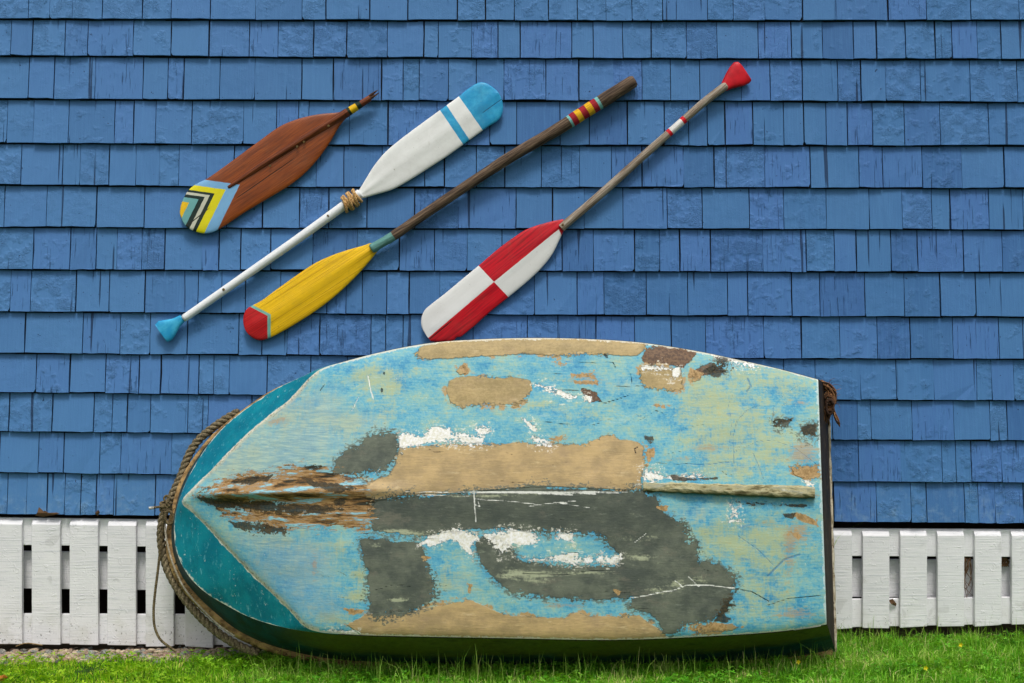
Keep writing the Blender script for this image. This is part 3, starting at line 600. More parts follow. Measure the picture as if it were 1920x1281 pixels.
# rounded chine and old canvas wrinkles
vv -= .012 * np.exp(-(1 - wv) * hw / 9)
def sm_noise(X, Y, fx, fy, s):
    r = np.random.default_rng(s); out = 0
    for k in range(10):
        ph = r.uniform(0, 6.28, 2); a = r.normal(1, .45) * fx; b = r.normal(1, .45) * fy; out = out + np.sin(X * a + ph[0] + 1.6 * np.sin(Y * b * .6 + ph[1])) * np.sin(Y * b + ph[1] + np.sin(X * a * .7))
    return out / 10
vv += .0035 * sm_noise(X, Y, .022, .035, 1) + .0015 * sm_noise(X, Y, .07, .1, 2)
Xf, Yf = X.ravel(), Y.ravel()
PV = hull_pt(Xf, Yf, vv.ravel())
F = [(i * NYc + j, i * NYc + j + 1, (i + 1) * NYc + j + 1, (i + 1) * NYc + j) for i in range(NXc - 1) for j in range(NYc - 1)]
F = np.array(F)
attrs = dict(tan=union(TAN, Xf, Yf), grey=union(GREY, Xf, Yf), dark=union(DARK, Xf, Yf), ochre=union(OCHRE, Xf, Yf), white=union(WHITE, Xf, Yf), brown=union(BROWN, Xf, Yf), wear=union(WEAR, Xf, Yf),
             green=blobs(GREENB, Xf, Yf), lilac=blobs(LILAC, Xf, Yf), rim=((1 - wv) * hw).ravel(),
             aft=(R_b - X).ravel(), scuff=blobs(SCUFF, Xf, Yf), pale=blobs(PALE, Xf, Yf), rust=blobs(RUST, Xf, Yf), bowedge=np.where(Xf < 600, ((1 - wv) * hw).ravel(), 99.), olive=np.clip((790 - Yf) / 30, 0, 1), deep=np.exp(-((Yf - 962) / 32) ** 2))
for nm, LL in (('wline', WL), ('dline', DL), ('bline', BL)):
    r = np.full(Xf.shape, -30.)
    for pts, wd in LL: r = np.maximum(r, sdline(pts, Xf, Yf, wd))
    attrs[nm] = r

def mat_hull():
    t = NT('weathered_hull_paint'); P = t.pos()
    wob = t.vm('SUBTRACT', t.noise(P, 55, 6, .72, col=True), (.5, .5, .5))
    def nz(sc, d=5, r=.65, off=0., mul=(1, 1, 1)): return t.math('SUBTRACT', t.noise(t.vm('MULTIPLY', t.vm('ADD', P, off), mul), sc, d, r), .5)
    big = nz(9, 5, .6, 1.); med = nz(26, 8, .72, 2., (.7, 1, 1)); fine = nz(110, 5, .7, 3.); streak = nz(1, 5, .65, 4., (16, 30, 150)); vst = nz(1, 4, .6, 5., (120, 40, 14)); dry = nz(1, 5, .72, 6., (45, 60, 150)); brk = t.math('ADD', .15, t.math('MULTIPLY', t.step(nz(7, 3, .6, 14.), -.06, .12), 1.5))
    def rag(a, k_big, k_med, k_fine, lo_, hi_):
        v = t.math('ADD', t.attr(a), t.math('ADD', t.math('ADD', t.math('MULTIPLY', big, k_big), t.math('MULTIPLY', med, k_med)), t.math('MULTIPLY', t.math('MULTIPLY', t.math('ADD', fine, t.math('MULTIPLY', dry, .7)), brk), k_fine)))
        return t.step(v, lo_, hi_)
    # old sky-blue coats, rubbed through to green and straw
    f = t.math('ADD', .52, t.math('ADD', t.math('MULTIPLY', med, .8), t.math('ADD', t.math('MULTIPLY', streak, .4), t.math('ADD', t.math('MULTIPLY', fine, .6), t.math('MULTIPLY', big, .7)))))
    base = t.ramp(f, [(.12, C8(36, 108, 156)), (.32, C8(60, 138, 174)), (.46, C8(92, 160, 180)), (.6, C8(124, 172, 172)), (.82, C8(160, 180, 150))])
    gf = t.math('ADD', t.math('MULTIPLY', t.attr('green'), .85), t.math('ADD', t.math('MULTIPLY', med, 1.7), t.math('ADD', t.math('MULTIPLY', fine, .5), t.math('MULTIPLY', t.math('ADD', streak, vst), .8))))
    base = t.mix(t.math('MULTIPLY', t.step(gf, .08, .75), .82), base, C8(162, 172, 130))
    base = t.mix(t.math('MULTIPLY', t.step(t.math('ADD', gf, t.math('MULTIPLY', fine, .5)), .75, 1.15), .6), base, C8(176, 168, 112))
    lf = t.math('ADD', t.attr('lilac'), t.math('MULTIPLY', med, .8))
    base = t.mix(t.math('MULTIPLY', t.step(lf, .1, 1.0), .55), base, C8(104, 146, 176))
    base = t.mix(t.math('MULTIPLY', t.step(nz(24, 7, .75, 7., (.5, 1, 1.6)), .13, .24), .6), base, C8(158, 142, 116))     # pinkish rub-through
    base = t.mix(t.math('MULTIPLY', t.step(nz(16, 7, .75, 8., (.5, 1, 1.4)), .11, .20), .55), base, C8(52, 122, 174))      # fresh blue where top coats came off
    base = t.mix(t.math('MULTIPLY', t.step(nz(80, 5, .75, 9.), .185, .20), .8), base, C8(228, 226, 210))     # flecks
    base = t.mix(t.math('MULTIPLY', t.step(nz(64, 5, .75, 10.), .25, .265), .7), base, C8(120, 88, 54))
    base = t.mix(t.math('MULTIPLY', t.step(nz(1, 4, .6, 12., (60, 60, 420)), .10, .22), .16), base, C8(196, 214, 214))  # brush drag
    base = t.mix(t.math('MULTIPLY', t.step(nz(1, 4, .6, 13., (50, 60, 380)), .10, .22), .16), base, C8(40, 104, 150))
    h = t.math('ADD', t.math('MULTIPLY', med, .3), t.math('MULTIPLY', fine, .25))
    base = t.mix(t.math('MULTIPLY', t.step(nz(48, 7, .85, 31., (.7, 1, 1.2)), .20, .225), .75), base, C8(64, 92, 100))
    base = t.mix(t.math('MULTIPLY', t.step(nz(38, 7, .85, 32., (.5, 1, 1.3)), .20, .23), .7), base, C8(196, 186, 146))
    # fine blue pencil-like cracks
    bl = t.step(t.math('ADD', t.attr('bline'), t.math('MULTIPLY', fine, 2.2)), -.4, .6)
    base = t.mix(t.math('MULTIPLY', bl, .55), base, C8(34, 104, 156))
    base = t.mix(t.math('MULTIPLY', t.step(t.math('ADD', t.attr('pale'), t.math('ADD', med, vst)), .05, .95), .75), base, t.mix(t.step(streak, -.15, .2), C8(128, 156, 160), C8(166, 186, 170)))
    base = t.mix(t.math('MULTIPLY', t.step(t.math('ADD', t.attr('rust'), t.math('MULTIPLY', t.math('ADD', streak, t.math('ADD', med, fine)), 1.6)), .35, .95), .65), base, C8(156, 132, 110))
    base = t.mix(t.math('MULTIPLY', t.step(nz(1, 5, .7, 61., (70, 40, 9)), .12, .22), .35), base, C8(70, 134, 160))
    base = t.mix(t.math('MULTIPLY', t.step(nz(1, 5, .7, 62., (60, 40, 8)), .13, .23), .35), base, C8(172, 190, 160))
    be = t.step(t.math('ADD', t.attr('bowedge'), t.math('MULTIPLY', med, 34)), 13, 2)
    base = t.mix(t.math('MULTIPLY', be, .8), base, t.mix(t.step(fine, .02, .12), C8(186, 184, 156), C8(120, 96, 72)))
    base = t.mix(t.math('MULTIPLY', t.step(nz(18, 9, .85, 81., (.8, 1, 1.1)), .135, .165), .7), base, C8(204, 212, 200))
    base = t.mix(t.math('MULTIPLY', t.step(nz(21, 9, .85, 82., (.7, 1, 1.2)), .15, .18), .6), base, C8(40, 112, 150))
    # later dabs of pale, chalky overpaint and rubbed marks
    base = t.mix(t.math('MULTIPLY', t.step(nz(11, 8, .78, 43., (.6, 1, 1.9)), .10, .17), .55), base, C8(150, 186, 186))
    base = t.mix(t.math('MULTIPLY', t.step(nz(13, 8, .8, 44., (1.6, 1, .7)), .14, .20), .45), base, C8(170, 168, 120))
    base = t.mix(t.math('MULTIPLY', t.step(nz(20, 8, .82, 45., (.35, 1, 2.2)), .19, .22), .5), base, C8(88, 116, 112))
    # bare brown canvas/wood
    br = rag('brown', 10, 16, 30, -.5, .5)
    base = t.mix(br, base, t.mix(t.step(fine, -.1, .1), C8(78, 58, 44), C8(112, 86, 62)))
    # white filler
    def addlayer(col, m, c): return t.mix(m, col, c)
    wh = rag('white', 6, 34, 26, -.8, .2)
    # tan primer
    tanc = t.mix(t.step(t.math('ADD', t.math('MULTIPLY', streak, .5), t.math('ADD', big, med)), -.25, .3), C8(150, 130, 94), C8(182, 156, 110))
    tanc = t.mix(t.math('MULTIPLY', t.step(nz(1, 5, .6, 15., (10, 20, 60)), .1, .25), .3), tanc, C8(196, 164, 112))
    tanc = t.mix(t.math('MULTIPLY', t.step(nz(60, 5, .7, 16.), .2, .25), .4), tanc, C8(205, 195, 178))
    tanc = t.mix(t.math('MULTIPLY', t.attr('olive'), .7), tanc, t.mix(t.step(t.math('ADD', med, fine), -.2, .2), C8(138, 122, 80), C8(166, 146, 100)))
    tanc = t.mix(t.math('MULTIPLY', t.step(nz(9, 6, .7, 51.), .02, .2), .35), tanc, C8(150, 128, 104))
    tanc = t.mix(t.math('MULTIPLY', t.step(nz(1, 7, .75, 71., (9, 14, 34)), .07, .22), .5), tanc, C8(212, 192, 152))
    tanc = t.mix(t.math('MULTIPLY', t.step(nz(1, 7, .8, 72., (16, 20, 60)), .14, .2), .5), tanc, C8(116, 98, 68))
    tm = rag('tan', 2, 9, 20, -1.2, 1.0)
    base = t.mix(t.math('MULTIPLY', t.math('MULTIPLY', rag('tan', 10, 26, 22, -8, -5.), t.step(nz(14, 4, .6, 41.), .04, .10)), t.math('SUBTRACT', 1.0, tm)), base, C8(168, 140, 96))
    base = t.mix(tm, base, tanc)
    gm = rag('grey', 10, 26, 36, -.5, .7)
    greyc = t.mix(t.step(t.math('ADD', med, big), -.2, .25), C8(70, 77, 70), C8(100, 106, 92))
    greyc = t.mix(t.math('MULTIPLY', t.attr('deep'), .55), greyc, C8(54, 62, 56))
    greyc = t.mix(t.math('MULTIPLY', t.step(nz(10, 8, .8, 52., (.6, 1, 1.3)), .04, .16), .45), greyc, C8(116, 112, 98))
    greyc = t.mix(t.math('MULTIPLY', t.step(nz(1, 4, .65, 17., (14, 20, 55)), .16, .3), .5), greyc, C8(140, 152, 128))
    greyc = t.mix(t.math('MULTIPLY', t.step(nz(1, 4, .7, 18., (60, 40, 300)), .12, .22), .3), greyc, C8(134, 144, 136))
    greyc = t.mix(t.math('MULTIPLY', t.step(nz(120, 4, .7, 19.), .24, .26), .6), greyc, C8(170, 176, 172))
    sc = t.step(t.math('ADD', t.attr('scuff'), t.math('MULTIPLY', t.math('ADD', streak, t.math('ADD', med, fine)), 2.0)), .45, 1.3)
    greyc = t.mix(t.math('MULTIPLY', sc, .8), greyc, C8(166, 172, 142))
    greyc = t.mix(t.math('MULTIPLY', t.step(nz(1, 7, .78, 73., (12, 16, 40)), .09, .22), .45), greyc, C8(138, 146, 130))
    greyc = t.mix(t.math('MULTIPLY', t.step(nz(1, 7, .8, 74., (30, 20, 46)), .15, .2), .5), greyc, C8(50, 56, 52))
    gthin = t.math('MULTIPLY', rag('grey', 16, 60, 50, -9, -5), t.step(t.math('ADD', dry, fine), -.04, .03))
    base = t.mix(t.math('MULTIPLY', gthin, .8), base, C8(84, 94, 88))
    base = t.mix(gm, base, greyc)
    wthin = t.math('MULTIPLY', rag('white', 14, 60, 40, -7, -3), t.step(t.math('ADD', dry, fine), .04, .12))
    base = t.mix(t.math('MULTIPLY', wthin, .6), base, C8(224, 222, 208))
    base = t.mix(wh, base, t.mix(t.step(fine, -.15, .15), C8(204, 202, 184), C8(238, 238, 228)))
    # the bow where coats have broken up
    oc = rag('ochre', 6, 18, 26, -1.2, -.2)
    base = t.mix(oc, base, t.mix(t.step(fine, -.1, .1), C8(136, 110, 70), C8(172, 142, 98)))
    wnz = t.math('ADD', t.math('MULTIPLY', nz(30, 8, .78, 30., (.3, 1, 1.9)), 1.0), t.math('MULTIPLY', fine, .25))
    wear = t.step(t.math('ADD', wnz, t.math('MULTIPLY', t.attr('wear'), .0080)), .075, .10)
    wn_ = nz(22, 8, .74, 21., (.22, 1, 2.0))
    wcol = t.ramp(t.math('ADD', wn_, .5), [(0, C8(34, 32, 24)), (.39, C8(42, 42, 28)), (.42, C8(82, 60, 34)), (.46, C8(126, 94, 52)), (.50, C8(164, 132, 86)), (.545, C8(142, 116, 88)), (.56, C8(124, 176, 190)), (.62, C8(150, 192, 196)), (.66, C8(96, 152, 186)), (.72, C8(170, 186, 160))])
    base = t.mix(wear, base, wcol)
    dk = rag('dark', 6, 22, 34, -1.0, .3)
    base = t.mix(t.math('MULTIPLY', dk, .92), base, t.mix(t.step(fine, -.1, .12), C8(30, 34, 30), C8(70, 60, 38)))
    wl_ = t.step(t.math('ADD', t.attr('wline'), t.math('MULTIPLY', fine, 2.5)), -.5, .5)
    base = t.mix(t.math('MULTIPLY', wl_, .8), base, C8(222, 224, 216))
    dl = t.step(t.math('ADD', t.attr('dline'), t.math('MULTIPLY', fine, 2.0)), -.4, .5)
    base = t.mix(t.math('MULTIPLY', dl, .85), base, C8(26, 40, 44))
    # chipped, rubbed edge of the chine
    rim = t.step(t.math('ADD', t.attr('rim'), t.math('ADD', t.math('MULTIPLY', med, 14), t.math('MULTIPLY', fine, 12))), 3.0, 1.6)
    base = t.mix(t.math('MULTIPLY', rim, .8), base, C8(206, 202, 184))
    aft = t.step(t.math('ADD', t.attr('aft'), t.math('ADD', t.math('MULTIPLY', med, 16), t.math('MULTIPLY', fine, 16))), 3.6, 2.2)
    base = t.mix(t.math('MULTIPLY', aft, .6), base, C8(206, 212, 204))
    for m, k in ((gm, 1.0), (tm, 1.0), (wh, -.9), (br, -1.0), (dl, -1.2), (wl_, -.5), (bl, -.3)): h = t.math('ADD', h, t.math('MULTIPLY', m, k))
    h = t.math('ADD', h, t.math('MULTIPLY', t.math('MULTIPLY', wear, wn_), 3.0))
    h = t.math('ADD', h, t.math('MULTIPLY', nz(1, 4, .6, 24., (25, 40, 170)), .35))
    rgh = t.mix(gm, (.5, .5, .5, 1), (.65, .65, .65, 1))
    return t.fin(base, rgh, h, .0028, .95, spec=.25)
mesh_obj('hull_bottom', PV, F, mat_hull(), boat, smooth=True, attrs=attrs)

def strip(P, Q, n, bulge, i0, i1):
    bw = (np.ones(NR) * bulge if np.isscalar(bulge) else bulge)[i0:i1, None]
    """surface between two rings, bulging outward; returns verts, faces, edge distance"""
    V = []; E = []; m = i1 - i0
    for k in range(n + 1):
        f = k / n; q = P[i0:i1] * (1 - f) + Q[i0:i1] * f
        c = (P.mean(0) + Q.mean(0)) / 2; d = q - c; d /= np.linalg.norm(d, axis=1)[:, None]
        V.append(q + d * bw * 4 * f * (1 - f)); E += [f] * m
    F = [(k * m + i, k * m + i + 1, (k + 1) * m + i + 1, (k + 1) * m + i) for k in range(n) for i in range(m - 1)]
    return np.concatenate(V), F, E
t = NT('teal_paint'); P = t.pos(); e = t.attr('across')
nm = t.noise(P, 35, 6, .7)
col = t.mix(t.step(t.noise(P, 12, 4), .35, .65), C8(6, 108, 128), C8(14, 128, 144))
col = t.mix(t.math('MULTIPLY', t.step(t.noise(t.pos((60, 50, 160)), 1, 4, .6), .62, .74), .3), col, C8(90, 178, 186))
col = t.mix(t.math('MULTIPLY', t.step(t.noise(P, 60, 5, .78), .655, .67), .8), col, C8(226, 230, 220))
col = t.mix(t.math('MULTIPLY', t.step(t.noise(t.pos((14, 14, 9)), 1, 7, .75), .5, .68), .4), col, C8(6, 80, 96))
col = t.mix(t.math('MULTIPLY', t.step(t.noise(t.vm('ADD', t.pos((90, 60, 30)), 5.0), 1, 5, .7), .58, .66), .4), col, C8(120, 190, 200))
edgem = t.math('MAXIMUM', t.step(t.math('ADD', e, t.math('MULTIPLY', nm, .28)), 1.10, 1.14), t.step(t.math('SUBTRACT', e, t.math('MULTIPLY', nm, .16)), -.055, -.075))
col = t.mix(t.math('MULTIPLY', edgem, .85), col, C8(214, 216, 200))
m_teal = t.fin(col, .38, nm, .0015, .6)
V, F, E = strip(PA, PB, 14, .0, int(11.4 / 36 * NR), int(27.8 / 36 * NR))
mesh_obj('bow_panel', V, F, m_teal, boat, smooth=True, attrs=dict(across=E))
t = NT('teal_side_with_moss'); P = t.pos(); e = t.attr('across')
col = t.mix(t.step(t.noise(P, 14, 5, .65), .4, .6), C8(6, 66, 78), C8(8, 50, 54))
col = t.mix(t.math('MULTIPLY', t.step(t.math('SUBTRACT', t.noise(t.pos((5, 10, 14)), 1, 5, .7), t.math('MULTIPLY', e, .75)), .25, .1), 0.0), col, C8(70, 84, 14))
mossm = t.step(t.math('ADD', e, t.math('MULTIPLY', t.math('SUBTRACT', t.noise(t.pos((5, 10, 14)), 1, 5, .7), .5), .8)), .55, .3)
sx = t.n('ShaderNodeSeparateXYZ'); t.put(sx.inputs[0], P)
mossm = t.math('MULTIPLY', mossm, t.step(sx.outputs[0], -.85, -.6))
col = t.mix(t.math('MULTIPLY', mossm, .85), col, t.mix(t.noise(P, 60, 4), C8(64, 68, 10), C8(108, 110, 28)))
col = t.mix(t.math('MULTIPLY', t.step(t.noise(t.pos((9, 12, 26)), 1, 7, .75), .52, .66), .6), col, C8(30, 40, 20))
m_side = t.fin(col, .6, t.noise(P, 50, 5), .002, .7)
V, F, E = strip(PB, PC, 10, np.interp(np.linspace(0, 36, NR), [0, 24, 28, 33, 36], [0, 0, .025, .02, 0]), 0, NR)
mesh_obj('hull_side', V, F, m_side, boat, smooth=True, attrs=dict(across=E))

# transom, gunwale, skeg
M_OLDWOOD = mat_simple('weathered_brown_wood', C8(66, 48, 30), C8(112, 86, 52), 30, .8, (1, 1, 3), .003, 6, .3, C8(150, 128, 92))
M_TRANS = mat_simple('dark_stained_transom_wood', C8(20, 15, 11), C8(52, 38, 24), 24, .8, (1, 1, .5), .003, 6, .3, C8(88, 70, 48))
n = 40; TP = []; bb = np.linspace(0, 1, n)
xe = 1534 + 16 * bb; ye = upf(1534) * (1 - bb) + lof(1550) * bb
keele = np.interp(bb, [0, .45, 1], [0, .05, 0])
E0 = hull_pt(xe + .5, ye, vbot(xe) + keele - .012); E1 = hull_pt(1550.5 + 15 * bb, 722 + (1222 - 722) * bb, 0.0)
V = []; m = 8
for k in range(m): V.append(E0 * (1 - k / (m - 1)) + E1 * (k / (m - 1)) + np.array([.0015 * math.sin(k * 1.3), 0, 0]))
V = np.concatenate(V); V2 = V - np.array([.022, 0, 0])
F = [(k * n + i, (k + 1) * n + i, (k + 1) * n + i + 1, k * n + i + 1) for k in range(m - 1) for i in range(n - 1)]
N0 = len(V); F2 = [tuple(N0 + q for q in f[::-1]) for f in F]
bd = [k * n for k in range(m)] + [(m - 1) * n + i for i in range(1, n)] + [k * n + n - 1 for k in range(m - 2, -1, -1)] + [i for i in range(n - 2, 0, -1)]
F3 = [(bd[i], bd[(i + 1) % len(bd)], N0 + bd[(i + 1) % len(bd)], N0 + bd[i]) for i in range(len(bd))]
mesh_obj('transom', np.concatenate([V, V2]), F + F2 + F3, M_TRANS, boat)
g = Geo(); r_ = .0055 + .0022 * np.sin(np.arange(n) * 1.7) * np.cos(np.arange(n) * .6)
tube(g, E1 + np.array([.002, -.004, 0]), r_, 8)
g.build('transom_rim', mat_simple('pale_peeled_rim', C8(120, 108, 84), C8(188, 180, 160), 60, .8, (1, 1, .4), .002, 5, .3, C8(70, 50, 34)), boat, smooth=True)
g = Geo(); PG = hull_pt(RC[::3, 0], RC[::3, 1], .014)
tube(g, PG, .021 * np.interp(np.linspace(0, 36, len(PG)), [0, 12, 14, 20, 22, 36], [.4, .4, .45, .6, 1, 1]), 10); g.build('gunwale', mat_simple('gunwale_wood', C8(104, 80, 50), C8(172, 140, 92), 26, .8, (1, 1, 1.5), .004, 7, .3, C8(52, 38, 24)), boat, smooth=True)

# skeg: a weathered square batten on the keel line
g = Geo(); xs = np.linspace(1206, 1528, 40); V = []
for i, x in enumerate(xs):
    yc = 913 + (x - 1206) * .034; hh = 8.5 + 4.0 * (i / 39) + random.gauss(0, .35); dp = .022 + .022 * min(i / 10, 1) + random.gauss(0, .0006); v0 = float(vbot(x)) + .035
    if i > 36: hh -= (i - 36) * .9
    sec = [(-1, 0), (-1, dp * .85), (-.75, dp), (.2, dp * 1.0), (.8, dp * .9), (1, dp * .6), (.85, 0)]
    for a, b in sec: V.append(hull_pt(x + random.gauss(0, .3), yc + a * hh + random.gauss(0, .7), v0 + b + random.gauss(0, .0012)))
ks = [a for _ in range(40) for a in (-1, -.75, -.4, .2, .8, 1, .9)]
ns = 7; F = [(i * ns + k, i * ns + k + 1, (i + 1) * ns + k + 1, (i + 1) * ns + k) for i in range(39) for k in range(ns - 1)]
F += [tuple(range(ns)), tuple(39 * ns + k for k in range(ns))[::-1]]
t = NT('peeling_skeg_paint'); P = t.pos(); nn = t.noise(t.pos((14, 40, 60)), 1, 6, .7)
col = t.ramp(nn, [(.3, C8(70, 62, 36)), (.42, C8(120, 112, 80)), (.5, C8(176, 168, 130)), (.6, C8(150, 150, 128)), (.7, C8(216, 214, 196))])
alg = t.step(t.math('ADD', t.attr('under'), t.math('MULTIPLY', t.math('SUBTRACT', nn, .5), 2.2)), .25, .75)
col = t.mix(t.math('MULTIPLY', alg, .85), col, t.mix(nn, C8(34, 40, 16), C8(84, 90, 40)))
mesh_obj('skeg', V, F, t.fin(col, .75, nn, .006, .9), boat, attrs=dict(under=ks))

# rope fender round the gunwale at the bow
M_ROPE = mat_simple('dirty_hemp_rope', C8(74, 64, 46), C8(122, 108, 80), 120, .9, (1, 1, 1), .002, 5, .2)
M_ROPED = mat_simple('dark_hemp_rope', C8(78, 70, 54), C8(132, 120, 94), 160, .9, (1, 1, 1), .002, 5, .2)
rp = [(447, 771), (425, 783), (400, 800), (376, 820), (359, 842), (348, 866), (340, 890), (328, 917), (318, 940), (308, 965), (304, 998), (308, 1030), (318, 1064), (333, 1093), (351, 1119), (371, 1143), (391, 1163), (413, 1182), (438, 1198), (462, 1210), (490, 1220)]
rp = smooth_path(rp, 160); RP = hull_pt(rp[:, 0] + np.interp(np.arange(160), [0, 50, 70, 90, 160], [1, 0, -1, -4, -6]), rp[:, 1] + np.interp(np.arange(160), [0, 50, 70, 90, 160], [1, 1, 0, 3, 5]), .0)
g = Geo(); rope(g, RP, .0152, .066, seg=8); g.build('rope_fender', M_ROPED, boat, smooth=True)

# frayed rope end at the upper corner of the transom
M_FRAY = mat_simple('brown_coir_fibre', C8(40, 28, 20), C8(104, 72, 46), 150, .9, (1, 1, 1), .002, 5, .2)
g = Geo()
def hp(x, y, v=.10): return hull_pt(x, y, v)
for i in range(60):
    a = random.uniform(-1, 1); o_ = random.uniform(-.03, .03)
    K_ = [(1537 + random.uniform(-3, 3), 715 + random.uniform(-1, 8)), (1549 + 5 * a, 721 + random.uniform(-3, 6)), (1559 + 8 * a, 736 + random.uniform(-5, 5)), (1559 + 9 * a, 752 + random.uniform(-5, 5)), (1551 + 9 * a, 770 + random.uniform(-5, 5)), (1547 + 7 * a, 788 + random.uniform(-14, 14))]
    if random.random() < .22: K_ = K_[:4] + [(1562 + random.uniform(-3, 3), 768), (1569 + random.uniform(-3, 3), 784 + random.uniform(-5, 8)), (1575, 797 + random.uniform(-4, 4))]
    K_ = smooth_path(K_, 16); tube(g, hp(K_[:, 0], K_[:, 1], .10 + o_ + .014 * np.sin(np.arange(16) * .7 + i)), np.linspace(random.uniform(.002, .0055), .001, 16), 5, tint=random.random())
for i in range(10):
    r0 = random.uniform(0, 6); K_ = [(1556 + (9 - i * .3) * math.cos(q + r0), 745 + i * 2.2 + 12 * math.sin(q + r0)) for q in np.linspace(0, 3.5, 14)]; K_ = np.array(K_); rope(g, hp(K_[:, 0], K_[:, 1], .125 + .004 * i), .0042, .02, seg=5, tint=random.random())
for i in range(46):
    a0 = random.uniform(-1.2, 2.6); L_ = random.uniform(9, 24); x0 = 1553 + random.uniform(-9, 9); y0 = 742 + random.uniform(-22, 28)
    K_ = smooth_path([(x0, y0), (x0 + L_ * .5 * math.cos(a0), y0 + L_ * .5 * math.sin(a0)), (x0 + L_ * math.cos(a0 + random.gauss(0, .5)), y0 + L_ * math.sin(a0) + random.uniform(0, 6))], 9); K_[:, 0] = np.maximum(K_[:, 0], 1538)
    tube(g, hp(K_[:, 0], K_[:, 1], .11 + random.uniform(-.02, .02)), np.linspace(.0012, .0004, 9), 4, tint=random.random())
t = NT('brown_coir_fibre'); M_FRAY = t.fin(t.ramp(t.attr('tint'), [(0, C8(34, 24, 18)), (.35, C8(66, 44, 28)), (.7, C8(112, 76, 46)), (1, C8(150, 112, 74))]), .9)
g.build('frayed_rope', M_FRAY, boat, smooth=True)

# mooring line: thin cord tied at the stem, hanging to the ground
kn = hull_pt(317, 952, .03); ykn = float(kn[1]) - .03
moor = thing('mooring_line', 'thin grey rope knotted at the bow of the boat and hanging to the ground', 'rope', tuple(kn))
def yl(pts, n, y, R, pitch, nm, mat=M_ROPE):
    g = Geo(); k_ = smooth_path(pts, n); P = np.array([at(a, b, y if np.isscalar(y) else y[0] + (y[1] - y[0]) * i / (n - 1)) for i, (a, b) in enumerate(k_)]); rope(g, P, R, pitch, seg=6)
    return g.build(nm, mat, moor, smooth=True, loc=None) 
def fixparent(o):
    o.location = -ploc(o.parent)
t1 = yl([(311, 957), (306, 975), (304, 1000), (300, 1035), (296, 1070), (291, 1110), (288, 1145), (290, 1175), (299, 1197), (312, 1209), (330, 1222)], 120, ykn - .012, .0048, .02, 'hanging_cord'); fixparent(t1)
k_ = smooth_path([(308, 978), (312, 1010), (319, 1040), (330, 1072), (345, 1102), (362, 1124), (385, 1148), (410, 1172), (440, 1193)], 90)
g = Geo(); rope(g, hull_pt(k_[:, 0], k_[:, 1], .05), .0034, .018, seg=6); o = g.build('cord_along_rail', mat_simple('pale_cord', C8(140, 130, 110), C8(190, 182, 165), 120, .9), moor, smooth=True); fixparent(o)
g = Geo()
for i in range(4):
    cy = 944 + i * 4.2; K_ = [(311 + 10 * math.cos(a), cy + 3.0 * math.sin(a)) for a in np.linspace(0, 6.4, 22)]
    P = np.array([at(a, b, ykn - .012 - .016 * math.sin(j / 21 * 6.4)) for j, (a, b) in enumerate(K_)]); rope(g, P, .0046, .02, seg=6)
K_ = smooth_path([(318, 950), (308, 936), (312, 930), (319, 934), (314, 942), (306, 948)], 40); rope(g, np.array([at(a, b, ykn - .03) for a, b in K_]), .0046, .02, seg=6)
K_ = smooth_path([(312, 955), (322, 962), (326, 974), (318, 983), (310, 974), (311, 960)], 40); rope(g, np.array([at(a, b, ykn - .026) for a, b in K_]), .0056, .02, seg=6)
o = g.build('knot', M_ROPE, moor, smooth=True); fixparent(o)
g = Geo(); rope(g, np.array([at(a, 949.5 + (310 - a) * .1, ykn - .03) for a in np.linspace(288, 312, 14)]), .0046, .02, seg=6); o = g.build('cord_end', M_ROPE, moor, smooth=True); fixparent(o)
g = Geo(); tube(g, np.array([at(a, 952 + (290 - a) * .1, ykn - .03) for a in np.linspace(279.5, 289, 6)]), .0052, 10); o = g.build('whipping', mat_simple('whipping_tape', C8(190, 190, 184), C8(60, 54, 48), 60, .6), moor, smooth=True); fixparent(o)

